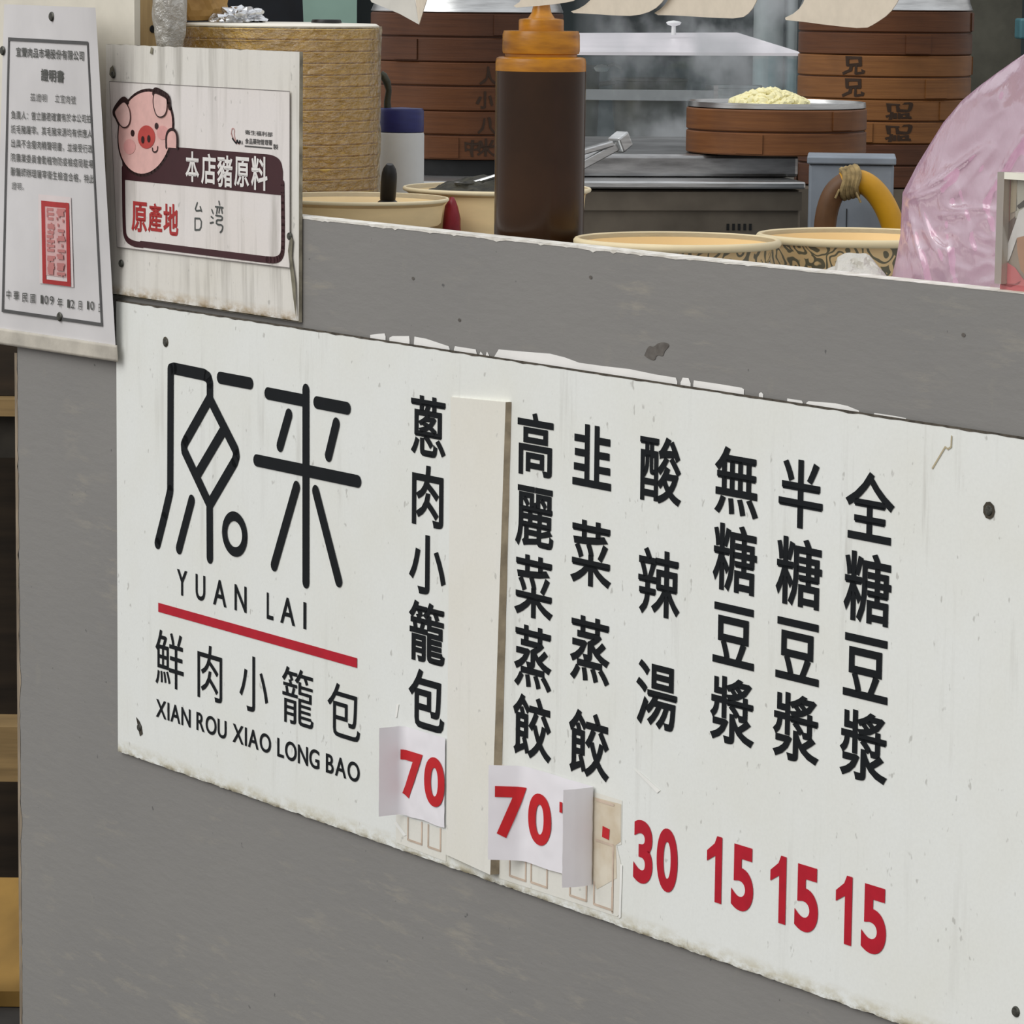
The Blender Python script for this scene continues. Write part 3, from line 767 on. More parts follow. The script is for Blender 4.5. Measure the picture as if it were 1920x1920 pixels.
stroke(pg, face(), .0056, lay(.0005), closed=True)
earL = [(775,612),(757,592),(735,600),(695,655),(690,680),(705,700),(722,740)]
earR = [(930,560),(936,538),(958,542),(1008,570),(1024,590),(1026,650),(1028,640)]
for e in (earL, earR): stroke(pg, smooth_path([KX(*p) for p in e], 2), .0046, lay(.0012))
stroke(pg, smooth_path([KX(*p) for p in hand], 2), .0028, lay(.0014))
pgo = pg.build('pig_outline', M_outline, labo)
pf = MB(); poly(pf, face(), lay(.0009)); poly(pf, smooth_path([KX(*p) for p in hand], 2), lay(.0012)); pf.build('pig_face', M_pigpink, labo)
pe = MB()
EL = smooth_path([(772,622),(752,604),(702,660),(700,684),(728,745),(752,768),(780,760),(796,720),(792,660),(772,622)], 2)
ER = smooth_path([(936,562),(948,556),(1006,584),(1016,600),(1014,660),(1000,694),(972,706),(948,690),(934,640),(930,600),(936,562)], 2)
for e in (EL, ER): poly(pe, [KX(*p) for p in e[:-1]], lay(.0016))
pe.build('pig_ears', M_ear, labo)
po = MB()
for e in (EL, ER): stroke(po, [KX(*p) for p in e], .0011, lay(.0019))
po.build('ear_line', M_outline, labo)
pc = MB()
def ekx(mb, x, y, rx, ry, d, n=24): poly(mb, [KX(x+rx*math.cos(2*PI*k/n), y+ry*math.sin(2*PI*k/n)) for k in range(n)], lay(d))
ekx(pc, 786, 880, 36, 46, .0012); ekx(pc, 984, 796, 34, 42, .0012); pc.build('pig_cheeks', M_cheek, labo)
pn = MB(); ekx(pn, 888, 822, 52, 70, .0013); pn.build('pig_snout', M_nose, labo)
pd = MB(); ekx(pd, 868, 838, 9, 22, .0017); ekx(pd, 904, 832, 9, 22, .0017); ekx(pd, 805, 798, 11, 20, .0014); ekx(pd, 949, 756, 11, 20, .0014)
stroke(pd, smooth_path([KX(924,888),KX(926,908),KX(940,914),KX(954,904),KX(956,880)], 2), .0014, lay(.0014))
pd.build('pig_features', M_outline, labo)
for px, py in ((212,140),(227,494),(543,443)):
    a, b = uv(px, py); head_screw(card, a-c0[0], b, r=.0036, y=TC+.001)
gm = MB()
for pts in (((545,440),(550,450),(548,480),(555,530),(557,600),(551,560),(541,470)), ((284,88),(288,90),(287,102),(282,100)), ((207,128),(213,122),(217,138),(211,146),(206,140))):
    poly(gm, [(uv(*p)[0]-c0[0], uv(*p)[1]) for p in pts], lay(.0002))
gm.build('grime', mat('grey_green_grime', (.27, .25, .18), .9, var=.3, scale=60), card)

# ================================================================== CERTIFICATE
LAYER = 0.0
FQ = ((15,72),(165,80),(192,610),(3,583))      # printed frame, pixels TL TR BR BL
def cpx(s, t):                                 # s right, t down, 0..1 inside the frame
    x = (FQ[0][0]*(1-s)+FQ[1][0]*s)*(1-t) + (FQ[3][0]*(1-s)+FQ[2][0]*s)*t
    y = (FQ[0][1]*(1-s)+FQ[1][1]*s)*(1-t) + (FQ[3][1]*(1-s)+FQ[2][1]*s)*t
    return x, y
def clift(s, t):
    return .0075 + .026*max(0, s+.05)**1.4*max(0, 1-t*.85) + .0015*math.sin(t*9+s*3)
cx0, cz0 = loc(on(100, 330, .01)).x, loc(on(100, 330, .01)).z
def CS(s, t, d=0.0):
    l = clift(s, t) + d; p = loc(on(*cpx(s, t), l)); return (p.x-cx0, -l, p.z-cz0)
cert = thing('certificate_sheet', 'curled white certificate sheet with a red seal and thin black frame, far left', 'certificate', fw(cx0, 0, cz0))
m = MB(); m.grid(lambda a, b: CS(-.06+a*1.18, 1.075-b*1.20), 30, 60)
o = m.build('paper', mat('grey_white_paper', (.67, .655, .655), .6, var=.05, scale=12, bmp=.15, bs=10), cert, smooth=True, sharp=180)
m = MB(); m.grid(lambda a, b: CS(-.07+a*1.20, 1.122-b*.058, .0006), 30, 6)
solid(m.build('sleeve_hem', mat('yellowed_plastic_hem', (.60, .56, .48), .4, var=.15, scale=20, bmp=.5, bs=50), cert, smooth=True), .0012)
def CF(d): return lambda s, t: CS(s, t, d)
fm = MB()
def cbar(s0, s1, t0, t1, ns=20):
    fm.grid(lambda a, b: CS(s0+(s1-s0)*a, t1+(t0-t1)*b, .0012), ns if s1-s0 > .1 else 1, ns if t1-t0 > .1 else 1)
cbar(0, 1, -.004, .008); cbar(0, 1, .992, 1.004); cbar(0, .016, 0, 1); cbar(.984, 1, 0, 1)
fm.build('printed_frame', flat('dark_grey_print', (.09, .09, .09), .6), cert)
def inv(x, y):                                 # pixel -> (s, t)
    s = t = .5
    for _ in range(25):
        X, Y = cpx(s, t); e = 1e-3; Xs, Ys = cpx(s+e, t); Xt, Yt = cpx(s, t+e)
        a, b, c_, d = (Xs-X)/e, (Xt-X)/e, (Ys-Y)/e, (Yt-Y)/e; det = a*d-b*c_
        s += (d*(x-X)-b*(y-Y))/det; t += (-c_*(x-X)+a*(y-Y))/det
    return s, t
tx = MB(); M_ctext = flat('grey_certificate_print', (.085, .088, .08), .6)
def crow(text, x0, y0, x1, y1, hpx, off):
    n = len(text)
    for i, ch in enumerate(text):
        if ch in ' 　': continue
        k = (i+.5)/n; x = x0+(x1-x0)*k; y = y0+(y1-y0)*k; wpx = (x1-x0)/n
        vs, fs, _ = glyph(ch, off, 2)
        sl_ = (y1-y0)/(x1-x0)
        tx.add([CS(*inv(x+(gx-.5)*wpx*.95, y+(gx-.5)*wpx*sl_-(gy-.38)*hpx), .0012) for gx, gy in vs], [tuple(f) for f in fs])
crow('宜蘭肉品市場股份有限公司', 29, 97, 158, 105, 19, .016)
crow('證明書', 76, 140, 120, 144, 24, .022)
crow('茲證明', 56, 182, 88, 184, 16, .0); crow('立宜肉號', 102, 184, 142, 188, 17, .0)
body = ['負責人：曾立鵬君確實有於本公司拍', '託毛豬屠宰。其毛豬來源均有供應人', '出具不含瘦肉精聲明書，並接受行政', '院農業委員會動植物防疫檢疫局駐場', '獸醫師辦理屠宰衛生檢查合格，特此']
for i, t_ in enumerate(body):
    crow(t_, 20-.2*i, 215+26.5*i, 171+1.3*i, 223+28.3*i, 17, .006)
crow('證明。', 21, 348, 50, 350, 15, -.004)
for t_, xa, xb, ya in (('中',11,20,552),('華',25,35,554),('民',41,52,557),('國',56,66,559),('1',76,80,561),('0',83,90,562),('9',93,100,563),('年',107,117,567),('1',126,130,569),('2',132,139,570),('月',146,154,572),('1',163,166,572),('0',169,176,573),('日',184,189,577)):
    if t_ in '0129':
        vs, fs, b = glyph(t_, .002, 2)
        tx.add([CS(*inv(xa+(gx-b[0])/(b[1]-b[0])*(xb-xa), ya+8-(gy/.7)*16), .0012) for gx, gy in vs], fs)
    else: crow(t_, xa-.6, ya, xb+.6, ya+.3, 19, .006)
tx.build('printed_text', M_ctext, cert)
sq = MB()
def cquad(mb, q, d, n=6):
    Q = [inv(*p) for p in q]
    def f(a, b):
        s = (Q[0][0]*(1-a)+Q[1][0]*a)*(1-b)+(Q[3][0]*(1-a)+Q[2][0]*a)*b; t = (Q[0][1]*(1-a)+Q[1][1]*a)*(1-b)+(Q[3][1]*(1-a)+Q[2][1]*a)*b
        return CS(s, t, d)
    mb.grid(lambda a, b: f(a, 1-b), n, 10)
cquad(sq, ((72,364),(133,370),(138,539),(74,531)), .0010); so_ = sq.build('seal_backing', mat('pinkish_white_paper', (.72, .64, .63), .6, var=.04), cert)
sq = MB()
for q in (((77,376),(129,381),(129.6,391),(77.3,386)), ((79.5,523),(132,529),(132.8,539-11.5+10),(80,532-9+8)), ((77,376),(84,377),(86.5,528),(79.8,527)), ((123,380),(129,381),(132.6,533),(126,532))):
    cquad(sq, q, .0016)
sq.build('seal_frame', flat('seal_red', (.42, .030, .030), .6), so_)
sq = MB(); cquad(sq, ((84,387),(123.5,390),(126,521),(86,516)), .0014); sq.build('seal_field', flat('faded_seal_pink', (.66, .42, .41), .7), so_)
sq = MB()                                       # worn seal-script strokes, too faint to read
rs = random.Random(4)
for cc in range(2):
    for rr in range(5):
        bx, by = 87+cc*19.5+rr*.35, 392+rr*25.5+cc*1.5
        for k in range(5):
            x0 = bx+rs.random()*3; x1 = bx+12+rs.random()*4; y = by+k*4.4
            if rs.random() < .72: stroke(sq, [inv(x0, y), inv(x1, y+1)], .010, lambda s, t: CS(s, t, .0018), cap=False)
            if rs.random() < .55: xx = x0+rs.random()*11; stroke(sq, [inv(xx, y), inv(xx, y+6)], .014, lambda s, t: CS(s, t, .0018), cap=False)
sq.build('seal_strokes', flat('faded_seal_red', (.52, .20, .19), .7), so_)
for px, py in ((97,31),(5,95),(112,594)):
    s, t = inv(px, py); p = CS(s, t, .0012); head_screw(cert, p[0], p[2], r=.0045, y=-p[1])

# ================================================================== BEHIND THE COUNTER: worktop and things on it
WV = loc(at(1270, 446, offY(1270, 446, -.112))).z - .062         # worktop height in the counter's frame
def lathe_obj(name, prof, m, parent, seg=56, closed=True, smooth=True): return MB().lathe(prof, seg, closed=closed).build(name, m, parent, smooth=smooth)
WZ = (FRAME @ Vector((0, 0, WV))).z
wt_ = thing('worktop', 'steel worktop behind the grey counter front carrying bowls and bottles', 'worktop', fw(UL+.02, .032, WV))
o = MB().box(0, 2.1, 0, .52, -.03, 0).build('top_plate', M_steel, wt_)
for ux in (.06, 2.0):
    for yy in (.03, .47): MB().box(ux, ux+.035, yy, yy+.035, FLOORV-WV, -.03).build('leg', M_steel_dull, wt_)

def bowl_profile(r, h, rb, th=.002, rim=.0032):
    p = [(0.0, 0.0), (rb, 0.0), (rb+.002, .002), (r-.004, h-.006)]
    for k in range(7):
        a = -PI/2 + k*PI*1.25/6; p.append((r-.0005+rim*math.cos(a)*.9, h-rim+rim*math.sin(a)))
    p += [(r-.0042, h-.0042), (rb-.004, .006), (0.0, .005)]
    return p
def paper_bowl(x, y, z, r, h, rb, name, label, cat, mats, group, rim=.0032, rot=0):
    e = thing(name, label, cat, T((x, y, z)) @ Matrix.Rotation(rot, 4, 'Z'), group)
    p = bowl_profile(r, h, rb, rim=rim); k = 4
    lathe_obj('outer_wall', p[:k+1], mats[0], e, closed=False, seg=72)
    lathe_obj('rim', p[k-1:k+8], mats[1], e, closed=False, seg=72)
    lathe_obj('inside', p[k+6:], mats[2], e, closed=False, seg=72)
    return e
def place(px, py_rim, Y, h):                   # base height of a thing whose rim shows at a pixel
    p = at(px, py_rim, Y); return p.x, p.y, p.z - h
BH = .062
x, y, z = place(1270, 446, offY(1270, 446, -.112), BH)
paper_bowl(x, y, WZ, .0790, z+BH-WZ, .058, 'paper_bowl', 'paisley printed paper bowl just right of the brown sauce bottle', 'bowl', (M_paisley, M_kraft_rim, M_kraft_in), 'paisley paper bowls')
x, y, z2 = place(1608, 438, offY(1608, 438, -.30), BH)
paper_bowl(x, y, WZ, .0800, z2+BH-WZ, .058, 'paper_bowl', 'paisley printed paper bowl partly behind the pink plastic bag', 'bowl', (M_paisley, M_kraft_rim, M_kraft_in), 'paisley paper bowls', rot=.7)
# cream condiment bowls at the left
DH = .024
Y1b = offY(668, 369, -.118); R1b = (840-668)*Y1b/F
x, y, z = place(668, 369, Y1b, DH)
b1 = paper_bowl(x, y, z, R1b, DH, R1b*.90, 'condiment_bowl', 'shallow cream round bowl with a black spoon handle in front of the gold bowl stack', 'bowl', (M_cream, M_cream_rim, M_cream), 'cream condiment bowls', rim=.0016)
tb = thing('steel_tub', 'low steel tub under the shallow cream bowl, behind the counter front', 'tub', T((x, y, WZ)))
MB().lathe([(0, 0), (R1b*.72, 0), (R1b*.74, z-WZ-.001), (0, z-WZ-.001)], 40).build('tub_body', M_steel, tb, smooth=True, sharp=30)
sp0 = at(727, 374, Y1b-.02); sp1 = at(731, 308, Y1b-.03)
t = MB(); pts = [sp0 + (sp1-sp0)*k/8 for k in range(9)]
t.tube([p - sp0 for p in pts], [.0068, .0070, .0070, .0070, .0070, .0069, .0066, .0056, .003], 16)
spn = thing('spoon', 'black spoon handle standing in the shallow cream bowl below the blue capped jar', 'spoon', T(sp0))
t.build('handle', M_black, spn, smooth=True)
MB().lathe([(0, -.012), (.010, -.010), (.014, -.006), (.006, 0), (0, .002)], 20).build('spoon_bowl', M_black, spn, smooth=True)
MB().lathe([(0, .010), (R1b*.5, .011), (R1b*.8, .009), (R1b*.86, .006), (0, .004)], 40).build('chopped_condiment', mat('brown_condiment', (.35, .20, .07), .7, var=.4, scale=90, bmp=.8), b1, smooth=True)
Y2b = Y1b + .125; R2b = (1106-932)*Y2b/F
x, y, z = place(932, 350, Y2b, .08)
b2 = paper_bowl(x, y, WZ, R2b, z+.08-WZ, R2b*.86, 'condiment_bowl', 'deep cream round bowl holding dark greens, half behind the brown sauce bottle', 'bowl', (M_cream, M_cream_rim, M_cream), 'cream condiment bowls', rim=.0020)
hz = z+.08-WZ
hb = MB(); rs = random.Random(3)
def heap(r, h, z0):
    return lambda a, b: ((b*r)*math.cos(2*PI*a), (b*r)*math.sin(2*PI*a), z0 + h*(1-b**2) + .004*noise.noise((b*9*math.cos(2*PI*a), b*9*math.sin(2*PI*a), 3)))
hb.grid(heap(R2b*.86, .020, hz-.010), 48, 14)
hb.build('dark_greens', M_herb, b2, smooth=True)
s0, s1 = at(880, 346, Y2b-.02), at(938, 328, Y2b-.03)
sp = thing('steel_spoon', 'thin steel spoon lying in the dark greens behind the sauce bottle', 'spoon', T(s0))
MB().tube([Vector((0,0,0)), (s1-s0)*.5, s1-s0], .0022, 8).build('handle', M_steel, sp, smooth=True)
MB().lathe([(0, -.004), (.012, -.001), (.014, .002), (.012, .002), (0, -.001)], 20).build('spoon_bowl', M_steel, sp, smooth=True)
0 and print('bowlY', Y1b, Y2b, 'panel', [ (px, round(offY(px, 440, 0), 3)) for px in (35, 525, 665, 932, 1010, 1270, 1600, 1900)])
# crimson packet between the two cream bowls
p = at(847, 405, Y1b+.03)
c = MB(); bm = bmesh.new(); bmesh.ops.create_icosphere(bm, subdivisions=3, radius=1)
def crumple(rx, ry, rz, amp, freq, seed, sub=3, flatten=None):
    bm = bmesh.new(); bmesh.ops.create_icosphere(bm, subdivisions=sub, radius=1); mb = MB()
    vs = []
    for v in bm.verts:
        q = v.co; k = 1 + amp*noise.noise(q*freq + Vector((seed, 0, 0))) + amp*.6*abs(noise.noise(q*freq*2.3 + Vector((seed, 5, 0))))
        vs.append((q.x*rx*k, q.y*ry*k, max(q.z*rz*k, flatten if flatten is not None else -9)))
    bm.verts.index_update(); mb.add(vs, [tuple(v.index for v in f.verts) for f in bm.faces]); bm.free(); return mb
hgt = p.z+.016-WZ
o = crumple(.0085, .0080, hgt/2, .12, 2.2, 5).build('sauce_packet', M_crimson, world=T((p.x, p.y, WZ+hgt/2)), smooth=True)
tag(o, 'small crimson packet wedged between the two cream bowls', 'packet')

# ------------------------------------------------------------------ squeeze bottle of sauce
YSB = offY(1012, 440, -.064); pb = at(1012, 300, YSB); k = YSB/F
sb = thing('sauce_bottle', 'tall squeeze bottle of dark brown sauce with an amber cap standing at the counter edge', 'bottle', T((pb.x, pb.y, WZ)))
zat = lambda py: at(1012, py, YSB).z - WZ
R_ = 84*k
zs, zt = zat(133), zat(107)
MB().lathe([(0, 0), (R_*.96, 0), (R_, .004), (R_*1.0, zs*.5), (R_*1.005, zs), (0, zs)], 56).build('sauce', M_sauce, sb, smooth=True)
MB().lathe([(R_*1.004, zs), (R_*1.004, zt-.004), (R_*.985, zt-.001), (R_*.93, zt), (R_*.80, zt+.0005), (R_*.80, zt+.003)], 56).build('shoulder', M_amber, sb, smooth=True)
zc0, zc1 = zat(102), zat(58)
MB().lathe([(R_*.78, zc0), (R_*.845, zc0+.0008), (R_*.86, zc0+.003), (R_*.855, zc1-.003), (R_*.83, zc1), (0, zc1)], 56).build('cap', M_amber, sb, smooth=True)
zn = zat(36); ztip = zat(2)
MB().lathe([(R_*.50, zc1), (R_*.50, zn-.001), (R_*.485, zn), (R_*.30, zn+.0008), (R_*.22, zn+.005), (R_*.19, zn+.010), (R_*.17, ztip), (R_*.10, ztip+.001), (0, ztip)], 40).build('nozzle', M_amber, sb, smooth=True)

# ------------------------------------------------------------------ stack of gold bowls
YS = 3.48; ks = YS/F
pc_ = at(526, 200, YS); zrim = lambda py: at(526, py, YS).z
RS = 183*ks
nb = 15; dz_ = (zrim(52)-zrim(352))/(nb-1)
zlow = zrim(352); hb_ = zlow - WZ if zlow-WZ > .03 else .03
proto = None
for i in range(nb):
    zb_ = WZ + i*dz_
    lab_ = ('topmost bowl of the tall gold paper bowl stack at the left' if i == nb-1 else 'lowest bowl of the tall gold paper bowl stack at the left' if i == 0 else 'gold ribbed paper bowl inside the tall wrapped stack at the left')
    if proto is None:
        e = thing('gold_paper_bowl', lab_, 'bowl', T((pc_.x, pc_.y, zb_)), 'gold paper bowls in the stack'); proto = e
        h_ = hb_; r = RS
        d_ = dz_
        prof = [(0, 0), (r*.90, 0), (r*.905, .001), (r*.975, h_-d_*.95), (r*.985, h_-d_*.90), (r*.992, h_-d_*.80), (r*.994, h_-.0022), (r*.998, h_-.0014), (r*1.003, h_-.0004), (r*.999, h_+.0004), (r*.984, h_), (r*.90, .003), (0, .003)]
        MB().lathe(prof[:6], 80).build('bowl_wall', M_gold, e, smooth=True)
        MB().lathe(prof[5:11], 80).build('rim', M_gold, e, smooth=True)
        MB().lathe(prof[10:], 80).build('bowl_inside', M_gold, e, smooth=True)
    else:
        e = proto.copy(); C.objects.link(e); e.matrix_world = T((pc_.x, pc_.y, zb_)); e['label'] = lab_
        for ch in list(proto.children):
            d = ch.copy(); C.objects.link(d); d.parent = e
ztop = WZ + (nb-1)*dz_ + hb_
slv = MB()
def sleeve(a, b):
    th = 2*PI*a; zz = .02 + b*(ztop-WZ-.018)
    rr = RS*1.018 + .0022*noise.noise((math.cos(th)*6, math.sin(th)*6, zz*30)) + .0016*noise.noise((math.cos(th)*19, math.sin(th)*19, zz*120))
    return (rr*math.cos(th), rr*math.sin(th), zz)
slv.grid(sleeve, 140, 120)
o = slv.build('plastic_sleeve', M_sleeve, world=T((pc_.x, pc_.y, WZ)), smooth=True, sharp=180)
tag(o, 'clear crinkled plastic sleeve wrapped around the gold bowl stack', 'wrapper')
lid = MB(); lid.lathe([(0, .0030), (RS*.6, .0034), (RS*.97, .0028), (RS*1.0, .0012), (RS*1.0, 0), (0, .0005)], 80)
o = lid.build('cardboard_lid', mat('white_lid_card', (.84, .80, .70), .5, var=.05), world=T((pc_.x, pc_.y, ztop+.0015)), smooth=True)
tag(o, 'thin white round lid on top of the gold bowl stack', 'lid')
p = at(612, 47, YS-.02); o = MB().lathe([(0, .003), (.013, .003), (.014, .001), (.014, 0), (0, 0)], 24).build('bottle_cap', M_black, world=T((p.x, p.y, ztop+.0052)), smooth=True)
tag(o, 'flat black cap lying on the white lid of the bowl stack', 'cap')
# foil, brown bag and clear bag around the top of the stack
p = at(450, 36, YS-.03); o = crumple(.022, .02, .010, .5, 2.6, 11, 4, -.003).build('foil_scrap', M_foil, world=T((p.x, p.y, ztop+.008)))
tag(o, 'crumpled silver foil scrap on top of the gold bowl stack', 'foil')
p = at(365, 8, YS+.0); o = crumple(.030, .028, .034, .28, 1.7, 3, 4, -.020).build('paper_bag', M_brown_bag, world=T((p.x, p.y, ztop+.026)))
tag(o, 'crumpled brown paper bag on the left of the bowl stack top', 'bag')
p = at(318, 25, 3.375); o = crumple(.015, .02, .042, .22, 1.6, 21, 4).build('clear_bag', M_clear_bag, world=T((p.x, p.y, p.z)), smooth=True)
tag(o, 'crumpled cloudy clear plastic bag beside the bare timber post', 'bag')

# ------------------------------------------------------------------ blue capped jar with a ladle
YJ = 3.62; kj = YJ/F; p = at(752, 300, YJ); zj = lambda py: at(752, py, YJ).z - WZ
jr = thing('jar', 'white plastic jar with a blue screw cap right of the gold bowl stack', 'jar', T((p.x, p.y, WZ)))
rj = 43*kj
MB().lathe([(0, 0), (rj, 0), (rj, zj(252)), (rj*.97, zj(248)), (0, zj(248))], 40).build('body', M_white_plastic, jr, smooth=True)
MB().lathe([(rj*.96, zj(247)), (rj*.98, zj(246)), (rj*.98, zj(208)), (rj*.92, zj(203)), (0, zj(201))], 40).build('cap', M_blue, jr, smooth=True)
q = [at(727, 206, YJ), at(726, 190, YJ), at(729, 170, YJ), at(726, 155, YJ), at(719, 142, YJ), at(714, 136, YJ)]
MB().tube([v - Vector((p.x, p.y, WZ)) for v in q], [.0040, .0034, .0030, .0038, .0040, .0026], 10).build('dip_handle', mat('dark_green_metal', (.05, .05, .035), .4, .5), jr, smooth=True)

# ================================================================== STOVE, STEAMERS
YV = 4.02
def yawed(p, a): return T(p) @ Matrix.Rotation(a, 4, 'Z')
SA = math.radians(9)
st0 = at(1050, 352, YV); stz = st0.z
stv = thing('steam_stove', 'long greasy steel stove front with vent slots behind the paper bowls', 'stove', yawed((st0.x, st0.y, 0), SA))
sw = (1517-1050)*YV/F
bevel(MB().box(-.55, sw*.99, 0, .55, .08, stz-.002).build('cabinet', M_steel_dull, stv), .003)
MB().box(-.55, sw*.99, -.004, 0, stz-.024, stz-.004).build('upper_rail', M_steel_dull, stv)
bevel(MB().box(-.55, sw*1.0, -.010, .57, stz-.0005, stz+.0075).build('top_lip', M_steel, stv), .002)
ZBED = at(1200, 290, YV+.08).z
bevel(MB().box(.022, sw*1.04, .07, .55, stz+.008, ZBED).build('raised_bed', M_steel_mid, stv), .004)
m = MB(); zv = at(1390, 429, YV).z; xv = (at(1365, 429, YV).x-st0.x)/math.cos(SA)
for i in range(5): m.box(xv+i*.0062, xv+i*.0062+.0028, -.0012, .001, zv-.0035, zv+.0035)
m.build('vent_slots', M_dark, stv)
for ux in (-.5, sw-.06):
    for yy in (.03, .48): MB().box(ux, ux+.04, yy, yy+.04, 0, .08).build('foot', M_black, stv)
# steel box with hose at the right of the stove
YB = 3.90; b0 = at(1517, 300, YB); b1_ = at(1676, 300, YB)
vb_ = thing('valve_box', 'blue grey zinc box right of the stove with a yellow hose in front', 'box', yawed((b0.x, b0.y, 0), math.radians(-5)))
bwid = (b1_.x-b0.x)
bevel(MB().box(0, bwid, 0, .09, .0, b0.z-.004).build('box_body', M_zinc, vb_), .003)
bevel(MB().box(-.002, bwid+.002, -.004, .09, b0.z-.004, b0.z+.004).build('lid_plate', M_zinc, vb_), .0015)
MB().box(bwid*.45, bwid*.46, -.001, 0, .5, b0.z-.05).build('seam', M_dark, vb_)
YH = 3.84
hp = [(1548,520),(1545,440),(1550,395),(1562,362),(1580,345),(1600,338),(1622,342),(1645,362),(1665,395),(1680,440),(1688,520)]
hz0 = at(1600, 500, YH); hs = thing('gas_hose', 'yellow rubber gas hose arched in front of the zinc box', 'hose', T(hz0))
def hp3(l): return [at(x, y, YH) - hz0 for x, y in smooth_path(l, 2)]
MB().tube(hp3(hp[4:]), .0122, 14).build('new_length', M_hose, hs, smooth=True)
MB().tube(hp3(hp[:6]), .0115, 14).build('old_length', M_hose_old, hs, smooth=True)['label'] = 'browned older length of hose'
cl = MB()
for i in range(4):
    c_ = at(1581+i*8, 345-i*2.0, YH) - hz0
    ring = [c_ + Vector((.0016*math.sin(3*a), math.cos(a)*.0135, math.sin(a)*.0145)) for a in [2*PI*k/18 for k in range(19)]]
    cl.tube(ring, .0034, 7, cap=False)
cl.tube([at(1574,355,YH-.012)-hz0, at(1566,372,YH-.014)-hz0], .0012, 6); cl.tube([at(1605,360,YH-.012)-hz0, at(1614,380,YH-.014)-hz0], .0012, 6)
cl.build('binding', M_rope, hs, smooth=True)

# bamboo steamers
def cyl(r, a0, z0, sx, sz):                   # flat glyph coordinates -> cylinder
    return lambda u, v: ((r+.0004)*math.cos(a0+u*sx/r), (r+.0004)*math.sin(a0+u*sx/r), z0+v*sz)
def make_steamer(name, label, cat, world, r, h, mt, group, seam=0.0):
    e = thing(name, label, cat, world, group); hh = h/2
    def hoop(z0, z1, ang):
        mb = MB(); b = .0014
        mb.lathe([(r-.003, z0), (r-b, z0), (r, z0+b), (r, z1-b), (r-b, z1), (r-.003, z1)], 72)
        # overlap where the strip ends
        t = .0016
        pts = [(ang+.0, 0), (ang+.32, t)]
        mb.lathe([(r+.0002, z0+.0015), (r+t, z0+.002), (r+t, z1-.002), (r+.0002, z1-.0015)], 10, a0=ang, a1=ang+.30)
        mb.add([(r*math.cos(ang), r*math.sin(ang), z0+.002), ((r+t)*math.cos(ang), (r+t)*math.sin(ang), z0+.002), ((r+t)*math.cos(ang), (r+t)*math.sin(ang), z1-.002), (r*math.cos(ang), r*math.sin(ang), z1-.002)], [(0,1,2,3)])
        return mb
    hoop(0, hh-.0006, seam).build('hoop', mt, e, smooth=True, sharp=30)
    hoop(hh+.0006, h-.0006, seam+1.1).build('hoop', mt, e, smooth=True, sharp=30)
    MB().lathe([(r-.0025, .001), (r-.0025, h-.001), (r-.008, h-.001), (r-.008, .001)], 72, closed=True).build('inner_ring', M_bam_dark, e, smooth=True, sharp=30)
    return e
def brand(e, r, ang, z, w_, h_, ch, rot):
    vs, fs, b = glyph(ch, .03); mb = MB()
    cx, cy = (b[0]+b[1])/2, (b[2]+b[3])/2
    def f(x, y):
        x, y = x-cx+.10*noise.noise((x*2.5, y*2.5, ang*9)), y-cy+.10*noise.noise((x*2.5, y*2.5, 5+ang*9))
        if rot: x, y = -y, x
        a = ang + x*w_/r; rr = r+.0006; return (rr*math.cos(a), rr*math.sin(a), z+y*h_)
    mb.add([f(x, y) for x, y in vs], fs); o = mb.build('burnt_mark', M_burn, e); return o
def ang_at(r, px, cxp, Y): return -PI/2 + math.asin(max(-1, min(1, (px-cxp)*Y/F/r)))
# right stack
YR = 4.62; kr = YR/F; pr_ = at(1661, 20, YR); rr_ = 161*kr
zr = lambda py: at(1661, py, YR-rr_).z
hst = (zr(20)-zr(353))/4
names = ['lowest dark wet steamer of the right stack', 'second steamer from the bottom of the right stack, branded right of centre', 'third steamer from the bottom of the right stack, branded left of centre', 'top steamer of the right stack below the steel lid']
rst = []
for i in range(4):
    e = make_steamer('bamboo_steamer', 'bamboo ' + names[i], 'steamer', T((pr_.x, pr_.y, zr(353)+i*hst)), rr_, hst, (M_bam_dark, M_bam, M_bam, M_bam_mid)[i], 'bamboo steamers in the right stack', (3.0, 4.2, 5.1, 4.85)[i])
    rst.append(e)
for e, px, ch in ((rst[2], 1590, '兄'), (rst[1], 1672, '兄')):
    for zc in (.25, .75): brand(e, rr_, ang_at(rr_, px, 1661, YR), hst*zc, .034 if ch and px > 1600 else .028, .021 if px > 1600 else .024, '記' if px > 1600 else '兄', px > 1600)
def steel_lid(x, y, z, r, label):
    e = thing('steel_dome', label, 'lid', T((x, y, z)), 'steel lids on the steamer stacks')
    MB().lathe([(r*1.0, 0), (r*1.01, .001), (r*1.0, .003), (r*.975, .010), (r*.95, .022), (r*.86, .034), (r*.5, .046), (0, .050)], 64).build('dome', M_steel, e, smooth=True)
    MB().lathe([(0, .050), (.012, .050), (.010, .062), (.018, .068), (.018, .074), (0, .076)], 24).build('knob', M_black, e, smooth=True)
    return e
steel_lid(pr_.x, pr_.y, zr(353)+4*hst, rr_*.99, 'domed steel lid on top of the right bamboo stack')
